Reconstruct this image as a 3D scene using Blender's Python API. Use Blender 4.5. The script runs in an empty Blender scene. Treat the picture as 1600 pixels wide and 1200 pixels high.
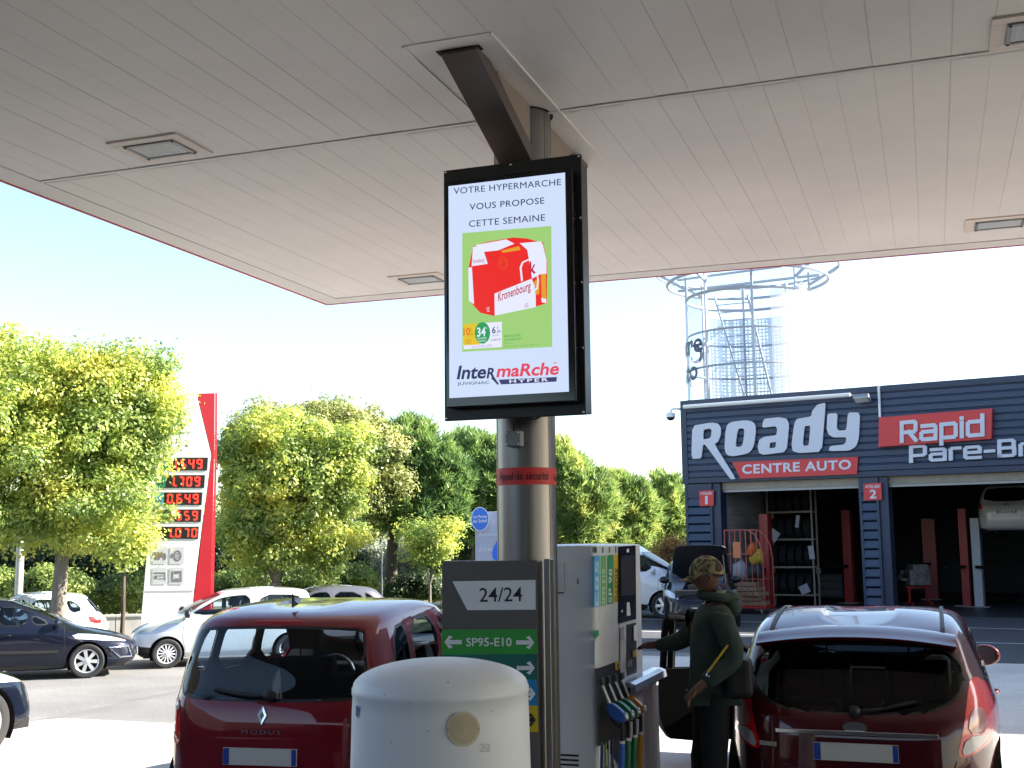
import bpy, bmesh, math, random
import numpy as np
from mathutils import Vector, Matrix
from mathutils.bvhtree import BVHTree
R = math.radians
rnd = random.Random(7)
sc = bpy.context.scene
col = sc.collection

# ------------------------------------------------------------------ camera, sky, sun, exposure
F_PX, PITCH, ROLL, YAW, EYE = 1842.4, 0.1316157, -0.0112822, 0.339139, 2.0
_cp, _sp, _cy, _sy = math.cos(PITCH), math.sin(PITCH), math.cos(YAW), math.sin(YAW)
def LD(a, d, z=0.0):                     # (metres right, metres ahead, height) -> world
    return Vector((a*_cy - d*_sy, a*_sy + d*_cy, z))
_fw = LD(0, _cp, _sp)
_rt0 = LD(1, 0, 0); _up0 = LD(0, -_sp, _cp)
_c, _s = math.cos(ROLL), math.sin(ROLL)
_rt = _c*_rt0 + _s*_up0
_up = -_s*_rt0 + _c*_up0
O = Vector((0, 0, EYE))
cam_d = bpy.data.cameras.new("camera"); cam = bpy.data.objects.new("camera", cam_d); col.objects.link(cam)
cam.matrix_world = Matrix(((_rt.x, _up.x, -_fw.x, 0), (_rt.y, _up.y, -_fw.y, 0), (_rt.z, _up.z, -_fw.z, EYE), (0, 0, 0, 1)))
cam_d.sensor_width = 36; cam_d.lens = F_PX/1600*36
cam_d.clip_start = 0.05; cam_d.clip_end = 3000
sc.camera = cam
EXPO = 2.25
SUN_AZ, SUN_EL = R(65.0), R(30)            # azimuth clockwise from world +Y
sc.view_settings.view_transform = 'Standard'; sc.view_settings.look = 'None'
sc.view_settings.exposure = EXPO; sc.view_settings.gamma = 1
w = bpy.data.worlds.new("World"); sc.world = w; w.use_nodes = True
nt = w.node_tree; bg = nt.nodes['Background']
sky = nt.nodes.new('ShaderNodeTexSky'); sky.sky_type = 'NISHITA'; sky.sun_disc = False
sky.sun_elevation = SUN_EL; sky.sun_rotation = SUN_AZ; sky.altitude = 50; sky.air_density = 1.0; sky.dust_density = .7; sky.ozone_density = 1.0
nt.links.new(sky.outputs[0], bg.inputs[0]); bg.inputs[1].default_value = 0.08
sl = bpy.data.lights.new("sun", 'SUN'); sun = bpy.data.objects.new("sun", sl); col.objects.link(sun)
sl.energy = 4.6; sl.angle = R(0.5); sl.color = (1.0, 0.93, 0.82)
sdir = Vector((math.sin(SUN_AZ)*math.cos(SUN_EL), math.cos(SUN_AZ)*math.cos(SUN_EL), math.sin(SUN_EL)))
sun.rotation_euler = sdir.to_track_quat('Z', 'Y').to_euler(); sun.location = sdir*60

# ------------------------------------------------------------------ pixel -> point on a known plane
def ray(x, y): return _fw + (x-800)/F_PX*_rt - (y-600)/F_PX*_up
def atz(x, y, z): d = ray(x, y); return O + d*((z-EYE)/d.z)
def atX(x, y, X): d = ray(x, y); return O + d*(X/d.x)
def atY(x, y, Y): d = ray(x, y); return O + d*(Y/d.y)
def atd(x, y, D): d = ray(x, y); return O + d*(D/(-d.x*_sy + d.y*_cy))
def onpl(x, y, p, n): d = ray(x, y); return O + d*(((p-O).dot(n))/d.dot(n))

# ------------------------------------------------------------------ materials
MATS = {}
def pmat(name, rgb, rough=.5, metal=0., spec=.5, var=.0, vscale=4., bump=0., bscale=60., coat=0., emit=None, est=0., stretch=None):
    if name in MATS: return MATS[name]
    m = bpy.data.materials.new(name); m.use_nodes = True; MATS[name] = m
    n = m.node_tree; p = n.nodes['Principled BSDF']; L = n.links
    p.inputs['Roughness'].default_value = rough; p.inputs['Metallic'].default_value = metal
    p.inputs['Specular IOR Level'].default_value = spec; p.inputs['Coat Weight'].default_value = coat; p.inputs['Coat Roughness'].default_value = .04
    p.inputs['Base Color'].default_value = (*rgb, 1)
    tc = n.nodes.new('ShaderNodeTexCoord'); src = tc.outputs['Object']
    if stretch:
        mp = n.nodes.new('ShaderNodeMapping'); mp.inputs['Scale'].default_value = stretch; L.new(src, mp.inputs[0]); src = mp.outputs[0]
    if var > 0:
        t = n.nodes.new('ShaderNodeTexNoise'); t.inputs['Scale'].default_value = vscale; t.inputs['Detail'].default_value = 6; t.inputs['Roughness'].default_value = .65
        L.new(src, t.inputs['Vector'])
        r = n.nodes.new('ShaderNodeMapRange'); r.inputs[1].default_value = .3; r.inputs[2].default_value = .7; r.inputs[3].default_value = 1-var; r.inputs[4].default_value = 1+var
        L.new(t.outputs['Fac'], r.inputs[0])
        mx = n.nodes.new('ShaderNodeMix'); mx.data_type = 'RGBA'; mx.blend_type = 'MULTIPLY'; mx.inputs[0].default_value = 1
        mx.inputs[6].default_value = (*rgb, 1); L.new(r.outputs[0], mx.inputs[7]); L.new(mx.outputs[2], p.inputs['Base Color'])
        r2 = n.nodes.new('ShaderNodeMapRange'); r2.inputs[3].default_value = max(0, rough-.08); r2.inputs[4].default_value = min(1, rough+.08)
        L.new(t.outputs['Fac'], r2.inputs[0]); L.new(r2.outputs[0], p.inputs['Roughness'])
    if bump > 0:
        t2 = n.nodes.new('ShaderNodeTexNoise'); t2.inputs['Scale'].default_value = bscale; t2.inputs['Detail'].default_value = 4
        L.new(src, t2.inputs['Vector']); b = n.nodes.new('ShaderNodeBump'); b.inputs['Strength'].default_value = bump; b.inputs['Distance'].default_value = .01
        L.new(t2.outputs['Fac'], b.inputs['Height']); L.new(b.outputs[0], p.inputs['Normal'])
    if emit:
        p.inputs['Emission Color'].default_value = (*emit, 1); p.inputs['Emission Strength'].default_value = est
    return m
def srgb(r, g, b):
    f = lambda c: (c/255/12.92) if c/255 <= .04045 else ((c/255+.055)/1.055)**2.4
    return (f(r), f(g), f(b))
def lit(name, r, g, b, k=1.0):           # a surface of a lit screen
    return pmat(name, (.01, .01, .01), .35, emit=srgb(r, g, b), est=k*2**-EXPO)
def glass(name, tint=(.55, .62, .62), ior=1.5):
    if name in MATS: return MATS[name]
    m = bpy.data.materials.new(name); m.use_nodes = True; MATS[name] = m; n = m.node_tree; n.nodes.clear(); L = n.links
    o = n.nodes.new('ShaderNodeOutputMaterial'); t = n.nodes.new('ShaderNodeBsdfTransparent'); t.inputs[0].default_value = (*tint, 1)
    g = n.nodes.new('ShaderNodeBsdfGlossy'); g.inputs['Roughness'].default_value = .02
    fr = n.nodes.new('ShaderNodeFresnel'); gm_ = n.nodes.new('ShaderNodeNewGeometry'); mr = n.nodes.new('ShaderNodeMapRange'); mr.inputs[3].default_value = ior; mr.inputs[4].default_value = 1/ior   # a thin pane reflects alike from both sides
    L.new(gm_.outputs['Backfacing'], mr.inputs[0]); L.new(mr.outputs[0], fr.inputs[0])
    mx = n.nodes.new('ShaderNodeMixShader'); L.new(fr.outputs[0], mx.inputs[0]); L.new(t.outputs[0], mx.inputs[1]); L.new(g.outputs[0], mx.inputs[2]); L.new(mx.outputs[0], o.inputs[0])
    return m
def leafmat(name, cols, trans=.35, rough=.55):
    if name in MATS: return MATS[name]
    m = bpy.data.materials.new(name); m.use_nodes = True; MATS[name] = m; n = m.node_tree; n.nodes.clear(); L = n.links
    o = n.nodes.new('ShaderNodeOutputMaterial'); geo = n.nodes.new('ShaderNodeNewGeometry'); tc = n.nodes.new('ShaderNodeTexCoord')
    cr = n.nodes.new('ShaderNodeValToRGB'); els = cr.color_ramp.elements
    while len(els) < len(cols): els.new(.5)
    for i, c in enumerate(cols): els[i].position = i/(len(cols)-1); els[i].color = (*c, 1)
    nz = n.nodes.new('ShaderNodeTexNoise'); nz.inputs['Scale'].default_value = .9; nz.inputs['Detail'].default_value = 3; L.new(tc.outputs['Object'], nz.inputs['Vector'])
    a = n.nodes.new('ShaderNodeMath'); a.operation = 'MULTIPLY_ADD'; a.inputs[1].default_value = 2.4; a.inputs[2].default_value = -.95; L.new(nz.outputs['Fac'], a.inputs[0])
    b = n.nodes.new('ShaderNodeMath'); b.operation = 'MULTIPLY_ADD'; b.inputs[1].default_value = .5; L.new(geo.outputs['Random Per Island'], b.inputs[0]); L.new(a.outputs[0], b.inputs[2])
    L.new(b.outputs[0], cr.inputs[0])
    d = n.nodes.new('ShaderNodeBsdfDiffuse'); t = n.nodes.new('ShaderNodeBsdfTranslucent'); g = n.nodes.new('ShaderNodeBsdfGlossy'); g.inputs['Roughness'].default_value = rough
    L.new(cr.outputs[0], d.inputs[0]); L.new(cr.outputs[0], t.inputs[0])
    m1 = n.nodes.new('ShaderNodeMixShader'); m1.inputs[0].default_value = trans; L.new(d.outputs[0], m1.inputs[1]); L.new(t.outputs[0], m1.inputs[2])
    m2 = n.nodes.new('ShaderNodeMixShader'); m2.inputs[0].default_value = .05; L.new(m1.outputs[0], m2.inputs[1]); L.new(g.outputs[0], m2.inputs[2]); L.new(m2.outputs[0], o.inputs[0])
    return m

# ------------------------------------------------------------------ object helpers
def tag(o, label=None, cat=None, group=None, kind=None):
    if label: o['label'] = label
    if cat: o['category'] = cat
    if group: o['group'] = group
    if kind: o['kind'] = kind
    return o
def thing(name, label, cat, loc=(0, 0, 0), rz=0., group=None):
    o = bpy.data.objects.new(name, None); o.empty_display_size = .2; col.objects.link(o); o.location = loc; o.rotation_euler = (0, 0, rz)
    return tag(o, label, cat, group)
def copy_tree(o, parent=None):
    c = o.copy(); col.objects.link(c); c.parent = parent
    for ch in [k for k in bpy.data.objects if k.parent == o]: copy_tree(ch, c)
    return c
class MB:
    def __init__(s): s.v = []; s.f = []; s.m = []
    def add(s, vs, fs, mi=0):
        b = len(s.v); s.v += [tuple(p) for p in vs]
        for f in fs: s.f.append([b+i for i in f]); s.m.append(mi)
        return s
    def box(s, x0, x1, y0, y1, z0, z1, mi=0, M=None):
        vs = [(x, y, z) for z in (z0, z1) for x, y in ((x0, y0), (x1, y0), (x1, y1), (x0, y1))]
        if M is not None: vs = [M @ Vector(p) for p in vs]
        return s.add(vs, [(3, 2, 1, 0), (4, 5, 6, 7), (0, 1, 5, 4), (1, 2, 6, 5), (2, 3, 7, 6), (3, 0, 4, 7)], mi)
    def bar(s, p, q, w, h, mi=0, up=(0, 0, 1)):
        p, q = Vector(p), Vector(q); d = (q-p); L = d.length; d.normalize()
        u = Vector(up)
        if abs(u.dot(d)) > .98: u = Vector((0, 1, 0))
        a = d.cross(u).normalized(); b = a.cross(d)
        vs = [c + a*sx*w/2 + b*sz*h/2 for c in (p, q) for sx, sz in ((-1, -1), (1, -1), (1, 1), (-1, 1))]
        return s.add(vs, [(0, 1, 2, 3), (7, 6, 5, 4), (4, 5, 1, 0), (5, 6, 2, 1), (6, 7, 3, 2), (7, 4, 0, 3)], mi)
    def tube(s, pts, r, n=8, mi=0, closed=False):
        pts = [Vector(p) for p in pts]; K = len(pts); rs = r if isinstance(r, (list, tuple)) else [r]*K
        vs = []; prev = None
        for i, p in enumerate(pts):
            if closed: d = pts[(i+1) % K]-pts[i-1]
            else: d = pts[min(i+1, K-1)]-pts[max(i-1, 0)]
            d.normalize()
            if prev is None:
                a = d.cross(Vector((0, 0, 1)))
                if a.length < 1e-3: a = d.cross(Vector((0, 1, 0)))
            else: a = prev - d*prev.dot(d)
            a.normalize(); prev = a; b = d.cross(a)
            vs += [p + (a*math.cos(t)+b*math.sin(t))*rs[i] for t in (2*math.pi*k/n for k in range(n))]
        fs = []
        for i in range(K if closed else K-1):
            j = (i+1) % K
            fs += [(i*n+k, i*n+(k+1) % n, j*n+(k+1) % n, j*n+k) for k in range(n)]
        if not closed: fs += [tuple(range(n))[::-1], tuple((K-1)*n+k for k in range(n))]
        return s.add(vs, fs, mi)
    def lathe(s, prof, n=32, mi=0, M=None, cap=False):     # prof (r, z) about local z
        vs = [(r*math.cos(2*math.pi*k/n), r*math.sin(2*math.pi*k/n), z) for r, z in prof for k in range(n)]
        if M is not None: vs = [M @ Vector(p) for p in vs]
        fs = [(i*n+k, i*n+(k+1) % n, (i+1)*n+(k+1) % n, (i+1)*n+k) for i in range(len(prof)-1) for k in range(n)]
        if cap: fs += [tuple(range(n))[::-1], tuple((len(prof)-1)*n+k for k in range(n))]
        return s.add(vs, fs, mi)
    def poly(s, pts, mi=0): return s.add(pts, [tuple(range(len(pts)))], mi)
    def prism(s, pts, d, mi=0):              # planar polygon in 3-D pushed by vector d
        pts = [Vector(p) for p in pts]; d = Vector(d); n = len(pts)
        return s.add(pts + [p+d for p in pts], [tuple(range(n)), tuple(range(2*n-1, n-1, -1))] + [(i, i+n, (i+1) % n+n, (i+1) % n)[::-1] for i in range(n)], mi)
    def sphere(s, c, r, nu=16, nv=10, mi=0, sc3=(1, 1, 1)):
        c = Vector(c); vs = []
        for j in range(nv+1):
            t = math.pi*j/nv
            for k in range(nu):
                p = 2*math.pi*k/nu; vs.append(c + Vector((r*sc3[0]*math.sin(t)*math.cos(p), r*sc3[1]*math.sin(t)*math.sin(p), r*sc3[2]*math.cos(t))))
        return s.add(vs, [(j*nu+k, (j+1)*nu+k, (j+1)*nu+(k+1) % nu, j*nu+(k+1) % nu) for j in range(nv) for k in range(nu)], mi)
    def build(s, name, mats, parent=None, smooth=None, bevel=0., local=None, recalc=True):
        me = bpy.data.meshes.new(name); vs = s.v
        if local is not None: vs = [tuple(Vector(p)-local) for p in vs]
        me.from_pydata(vs, [], s.f)
        for m in (mats if isinstance(mats, (list, tuple)) else [mats]): me.materials.append(m)
        me.polygons.foreach_set('material_index', s.m)
        if recalc:
            bm = bmesh.new(); bm.from_mesh(me); bmesh.ops.remove_doubles(bm, verts=bm.verts, dist=1e-5); bmesh.ops.recalc_face_normals(bm, faces=bm.faces); bm.to_mesh(me); bm.free()
        if smooth is not None:
            me.polygons.foreach_set('use_smooth', [True]*len(me.polygons)); me.set_sharp_from_angle(angle=R(smooth))
        o = bpy.data.objects.new(name, me); col.objects.link(o); o.parent = parent
        if bevel > 0:
            b = o.modifiers.new('bevel', 'BEVEL'); b.width = bevel; b.segments = 2; b.limit_method = 'ANGLE'; b.angle_limit = R(40)
        return o
def text_geo(s, bold=0., shear=0., space=1., dense=3):
    cu = bpy.data.curves.new('lettering', 'FONT'); cu.body = s; cu.offset = bold; cu.shear = shear; cu.space_character = space; cu.fill_mode = 'FRONT'; cu.resolution_u = dense
    o = bpy.data.objects.new('lettering', cu); col.objects.link(o); bpy.context.view_layer.update()
    me = bpy.data.meshes.new_from_object(o.evaluated_get(bpy.context.evaluated_depsgraph_get()))
    vs = [v.co.copy() for v in me.vertices]; fs = [tuple(p.vertices) for p in me.polygons]
    bpy.data.objects.remove(o); bpy.data.curves.remove(cu); bpy.data.meshes.remove(me)
    return vs, fs
def put_text(mb, s, ll, lr, ul, mi=0, bold=0., shear=0., space=1., depth=None, fn=None):
    if bold > 0 and 'M' in s:               # the M breaks when offset: thicken it by three close strikes instead
        ll, lr, ul = Vector(ll), Vector(lr), Vector(ul); nn = (lr-ll).cross(ul-ll).normalized()*.0002; dx = (ul-ll).length*(lr-ll).normalized()*bold*1.5
        for k in (-1, 0, 1): put_text(mb, s, ll+dx*k+nn*k, lr+dx*k+nn*k, ul+dx*k+nn*k, mi, 0, shear, space, None, fn)
        return mb
    vs, fs = text_geo(s, bold, shear, space)
    x0 = min(v.x for v in vs); x1 = max(v.x for v in vs); y0 = min(v.y for v in vs); y1 = max(v.y for v in vs)
    ll, lr, ul = Vector(ll), Vector(lr), Vector(ul)
    out = [ll + (lr-ll)*((v.x-x0)/(x1-x0)) + (ul-ll)*((v.y-y0)/(y1-y0)) for v in vs]
    if fn: out = [fn(p) for p in out]
    mb.add(out, fs, mi)
    if depth is not None:                   # raised letters: walls down to the board
        d = Vector(depth); cnt = {}
        for f in fs:
            for a, b in zip(f, f[1:]+f[:1]): cnt[(a, b)] = 1
        base = len(mb.v)-len(out)
        for (a, b) in list(cnt):
            if (b, a) not in cnt: mb.add([out[a], out[b], out[b]+d, out[a]+d], [(0, 1, 2, 3)], mi)
    return mb
def chaikin(P, it=2, closed=True, k=.25):
    P = [Vector(p) for p in P]
    for _ in range(it):
        Q = []; n = len(P)
        for i in range(n if closed else n-1):
            a, b = P[i], P[(i+1) % n]; Q += [a*(1-k)+b*k, a*k+b*(1-k)]
        P = Q if closed else [P[0]]+Q+[P[-1]]
    return P
def fill_poly(mb, outer, holes=(), mi=0, depth=None):   # planar polygon with holes, 3-D points
    bm = bmesh.new(); es = []
    for loop in [outer]+list(holes):
        vs = [bm.verts.new(p) for p in loop]
        es += [bm.edges.new((vs[i], vs[(i+1) % len(vs)])) for i in range(len(vs))]
    bmesh.ops.triangle_fill(bm, use_beauty=True, edges=es)
    bm.verts.index_update(); mb.add([v.co.copy() for v in bm.verts], [tuple(v.index for v in f.verts) for f in bm.faces], mi)
    bm.free()
    if depth is not None:
        d = Vector(depth)
        for loop in [outer]+list(holes):
            L = [Vector(p) for p in loop]
            for i in range(len(L)): a, b = L[i], L[(i+1) % len(L)]; mb.add([a, b, b+d, a+d], [(0, 1, 2, 3)], mi)
    return mb
def in_poly(x, y, P):
    r = False; n = len(P)
    for i in range(n):
        a, b = P[i], P[i-1]
        if (a[1] > y) != (b[1] > y) and x < (b[0]-a[0])*(y-a[1])/(b[1]-a[1])+a[0]: r = not r
    return r
def near_on(x, y, P):
    best = None
    for i in range(len(P)):
        ax, ay = P[i-1]; bx, by = P[i]; dx, dy = bx-ax, by-ay; L = dx*dx+dy*dy
        t = 0 if L == 0 else max(0, min(1, ((x-ax)*dx+(y-ay)*dy)/L)); qx, qy = ax+t*dx, ay+t*dy
        d = (qx-x)**2+(qy-y)**2
        if best is None or d < best[0]: best = (d, qx, qy)
    return best
def skin_mesh(name, pts, edges, radii, mat, parent=None, sub=2, root=0):
    me = bpy.data.meshes.new(name); me.from_pydata([tuple(p) for p in pts], edges, [])
    o = bpy.data.objects.new(name, me); col.objects.link(o)
    o.modifiers.new('skin', 'SKIN'); sv = me.skin_vertices[0].data
    for i, r in enumerate(radii):
        sv[i].radius = (r, r) if not isinstance(r, tuple) else r
        sv[i].use_root = (i == root)
    sm = o.modifiers.new('sub', 'SUBSURF'); sm.levels = sub; sm.render_levels = sub
    bpy.context.view_layer.update()
    m2 = bpy.data.meshes.new_from_object(o.evaluated_get(bpy.context.evaluated_depsgraph_get()))
    bpy.data.objects.remove(o); bpy.data.meshes.remove(me)
    m2.name = name; m2.materials.clear(); m2.materials.append(mat); m2.polygons.foreach_set('use_smooth', [True]*len(m2.polygons))
    o = bpy.data.objects.new(name, m2); col.objects.link(o); o.parent = parent
    return o

# squared sign alphabet drawn with thick strokes (x, y in units of the small-letter height)
SQ = {'R': (1, [[(0, 0), (0, 1.4), (.88, 1.4), (1, 1.28), (1, .78), (.88, .64), (0, .64)], [(.52, .64), (1.02, 0)]]), 'a': (1, [[(.08, 1), (.88, 1), (1, .88), (1, 0), (.12, 0), (0, .12), (0, .44), (.12, .56), (1, .56)]]),
      'p': (1, [[(0, -.42), (0, 1), (.88, 1), (1, .88), (1, .12), (.88, 0), (0, 0)]]), 'i': (.0, [[(0, 0), (0, 1)], [(0, 1.27), (0, 1.4)]]), 'd': (1, [[(1, 1.4), (1, 0), (.12, 0), (0, .12), (0, .88), (.12, 1), (1, 1)]]),
      'P': (1, [[(0, 0), (0, 1.4), (.88, 1.4), (1, 1.28), (1, .66), (.88, .54), (0, .54)]]), 'r': (.6, [[(0, 0), (0, .88), (.12, 1), (.62, 1)]]), 'e': (1, [[(1, 0), (.12, 0), (0, .12), (0, .88), (.12, 1), (.88, 1), (1, .88), (1, .5), (0, .5)]]),
      '-': (.5, [[(0, .52), (.5, .52)]]), 'B': (1, [[(0, 0), (0, 1.4), (.84, 1.4), (.96, 1.28), (.96, .82), (.86, .72), (0, .72)], [(.86, .72), (1, .60), (1, .12), (.88, 0), (0, 0)]]), 's': (1, [[(1, 1), (.12, 1), (0, .9), (0, .62), (.12, .52), (.88, .48), (1, .38), (1, .1), (.88, 0), (0, 0)]])}
def square_text(s, ll, ux, uy, back, th=.29, gap=.42):
    """prisms per stroke; ll = baseline start, ux / uy = vectors of one unit, back = vector into the board"""
    mb = MB(); x = 0.; q = 0
    for ch in s:
        wd, strokes = SQ[ch]
        for st in strokes:
            for i in range(len(st)-1):
                ax, ay = st[i]; bx, by = st[i+1]; L_ = math.hypot(bx-ax, by-ay); dx, dy = (bx-ax)/L_*th/2, (by-ay)/L_*th/2
                e0 = .75 if i else 1; e1 = .75 if i < len(st)-2 else 1
                if L_ < .3: e0 = e1 = .55
                P = [(ax-dx*e0-dy, ay-dy*e0+dx), (bx+dx*e1-dy, by+dy*e1+dx), (bx+dx*e1+dy, by+dy*e1-dx), (ax-dx*e0+dy, ay-dy*e0-dx)]
                q += 1; o = back.normalized()*(-.0006*(q % 9)); mb.prism([ll+ux*(x+u)+uy*v+o for u, v in P], back)
        x += wd+gap
    return mb
# ------------------------------------------------------------------ ground
def gz(x, y=0):
    t = max(0., min(1., (-9.5-x)/3.)); return -.5*t*t*(3-2*t)
def asphalt_mat(name, rgb, crack=True):
    m = pmat(name, rgb, .85, var=.22, vscale=.45, bump=.5, bscale=90)
    n = m.node_tree; L = n.links; p = n.nodes['Principled BSDF']
    src = p.inputs['Base Color'].links[0].from_socket
    t = n.nodes.new('ShaderNodeTexNoise'); t.inputs['Scale'].default_value = 45; t.inputs['Detail'].default_value = 5
    tc = n.nodes.new('ShaderNodeTexCoord'); L.new(tc.outputs['Object'], t.inputs['Vector'])
    r = n.nodes.new('ShaderNodeMapRange'); r.inputs[1].default_value = .35; r.inputs[2].default_value = .65; r.inputs[3].default_value = .82; r.inputs[4].default_value = 1.18; L.new(t.outputs['Fac'], r.inputs[0])
    mx = n.nodes.new('ShaderNodeMix'); mx.data_type = 'RGBA'; mx.blend_type = 'MULTIPLY'; mx.inputs[0].default_value = 1
    L.new(src, mx.inputs[6]); L.new(r.outputs[0], mx.inputs[7]); L.new(mx.outputs[2], p.inputs['Base Color'])
    return m
M_asph = asphalt_mat('asphalt', (.19, .185, .18)); M_asph2 = asphalt_mat('shaded yard asphalt', (.06, .063, .07))
M_conc = asphalt_mat('pale concrete', (.53, .50, .45))
def sheet(name, xs, ys, mat, dz, inside=None):
    b = MB(); n = len(ys)
    vs = [(x, y, gz(x, y)+dz) for x in xs for y in ys]
    b.add(vs, [(i*n+j, (i+1)*n+j, (i+1)*n+j+1, i*n+j+1) for i in range(len(xs)-1) for j in range(n-1)])
    o = b.build(name, mat, smooth=60); tag(o, kind='structure'); return o
slope = [-12.5+.25*i for i in range(13)]
sheet('ground', [-900, -300, -120, -60, -30, -18]+slope+[0, 12, 40, 120, 300, 900], [-600, -200, -60, -20, 0, 12, 30, 60, 120, 300, 1200], M_asph, 0)
sheet('concrete_apron', [-24, -18]+slope+[-6, 0, 14, 26], [6.5, 8, 10, 11.55], M_conc, .004)
sheet('pump_lane', [-6.2, 0, 14, 17], [-14, -6, 0, 5, 9.9], asphalt_mat('bounce cutting paving', (.06, .058, .055)), .008)  # dark surface added to cut light bounced up to the near soffit
sheet('side_bounce_cutter', [-24, -18]+slope+[-6.3], [-14, -6, 0, 6.4], MATS['bounce cutting paving'], .006)  # added dark sheet out of view, lowers bounce from the left
sheet('concrete_forecourt', [-6.0, 0, 14, 26], [11.55, 15, 20.3], M_conc, .005)
b = MB()
u_ = Vector((math.cos(R(12)), -math.sin(R(12)), 0)); v_ = Vector((math.sin(R(12)), math.cos(R(12)), 0))
F0 = Vector((-1.45, 31.45, 0))
q = [F0+u_*a+v_*c for a, c in ((-7, -10.8), (22, -10.8), (22, 0.3), (-7, .3))]
b.poly([p+Vector((0, 0, .004)) for p in q]); tag(b.build('workshop_yard', M_asph2), kind='structure')  # darker asphalt, part of its tone is the building's shade painted in
b = MB()                                   # painted yard lines
for c in (-6.8, -3.2):
    b.poly([F0+u_*a+v_*(c+e)+Vector((0, 0, .009)) for a, e in ((-6, 0), (14, 0), (14, .1), (-6, .1))])
tag(b.build('yard_marking', pmat('worn white paint', (.55, .56, .58), .7, var=.3, vscale=6)), kind='structure')
b = MB()
vp = [LD(-60, 30), LD(-9.5, 30.6), LD(-3, 32.5), LD(2.2, 35), LD(2.0, 44), LD(-2, 60), LD(-80, 75)]
b.poly([Vector((p.x, p.y, gz(p.x)+.02)) for p in vp]); tag(b.build('grass_verge', pmat('dry grass', (.12, .13, .035), .9, var=.4, vscale=3, bump=.6, bscale=30)), kind='structure')
b = MB(); b.poly([Vector((p.x, p.y, gz(p.x)+.03)) for p in (LD(-60, 52), LD(3, 46), LD(4, 49), LD(-60, 57))]); tag(b.build('footpath', pmat('pale path', (.45, .42, .36), .9, var=.1)), kind='structure')

# ------------------------------------------------------------------ canopy
ZS = 4.7; X0, X1, Y0, Y1 = -6.4, 22., -14., 11.8; YS = 6.905
M_soff = pmat('soffit paint', (.85, .818, .782), .45, var=.06, vscale=.6)
M_trim = pmat('canopy trim', (.80, .77, .735), .4, var=.03, vscale=2)
M_red = pmat('canopy red', (.62, .045, .04), .4, var=.05)
M_dark = pmat('dark gap', (.015, .014, .013), .8)
can = thing('canopy', 'large cream petrol station canopy with planked soffit and thin red edge', 'canopy', (0, 0, 0))
b = MB()
def planks(xa, xb, ya, yb):
    pitch = .2135; k0 = math.ceil((xa-.03)/pitch); xs = [xa]+[.03+pitch*k for k in range(k0, int((xb-.03)/pitch)+1)]+[xb]
    for a, c in zip(xs, xs[1:]):
        if c-a < .02: continue
        z = ZS + rnd.uniform(-.0012, .0012)
        P = [(a+.0017, z), (c-.0017, z), (c-.001, z+.004), (c+.001, z+.004)]
        P = [(a+.001, z+.004)]+P
        vs = [(x, y, zz) for y in (ya, yb) for x, zz in P]; n = len(P)
        b.add(vs, [(i, i+1, n+i+1, n+i) for i in range(n-1)])
planks(X0+.25, X1, Y0, YS-.035); planks(X0+.25, X1, YS+.035, Y1-.27)
sof = b.build('soffit', M_soff, can)
b = MB()
b.box(X0+.25, X1, YS-.031, YS+.008, ZS-.008, ZS+.03)
b.box(X0+.25, X1, YS+.012, YS+.033, ZS+.02, ZS+.03, 1)
b.build('joint_strip', [M_trim, M_dark], can)
b = MB()
b.box(X0+.015, X0+.245, Y0, Y1-.015, ZS-.006, ZS+.02); b.box(X0+.25, X1, Y1-.262, Y1-.015, ZS-.006, ZS+.02)
b.build('edge_trim', M_trim, can)
b = MB()
b.box(X0-.008, X0+.012, Y0, Y1+.008, ZS-.012, ZS+.06); b.box(X0+.014, X1, Y1-.012, Y1+.008, ZS-.012, ZS+.06)
b.build('red_edge', M_red, can)
b = MB()
b.box(X0-.006, X0+.03, Y0, Y1+.006, ZS+.064, ZS+.95); b.box(X0+.032, X1, Y1-.03, Y1+.006, ZS+.064, ZS+.95); b.box(X0+.032, X1, Y0, Y1-.032, ZS+.86, ZS+.94); b.box(X0+.032, X1, Y0-.04, Y0-.001, ZS-.02, ZS+.94)
b.build('fascia', M_trim, can)
b = MB()                                   # cover plate round the column head
cx0, cx1, cy0, cy1 = -2.60, -2.095, 5.64, 8.2
b.box(cx0, cx1, cy0, cy1, ZS-.004, ZS+.001)
for (a, c, d, e) in ((cx0-.012, cx0, cy0, cy1), (cx1, cx1+.012, cy0, cy1)): b.box(a, c, d, e, ZS-.012, ZS+.001, 1)
b.lathe([(.001, ZS-.006), (.202, ZS-.006)], 40, 2, Matrix.Translation((-2.347, 6.9, 0))); b.box(-2.46, -2.20, 5.76, 5.83, ZS-.007, ZS-.0045, 2)
b.build('cover_plate', [M_soff, pmat('bare edge', (.85, .82, .78), .35), M_dark], can)

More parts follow.
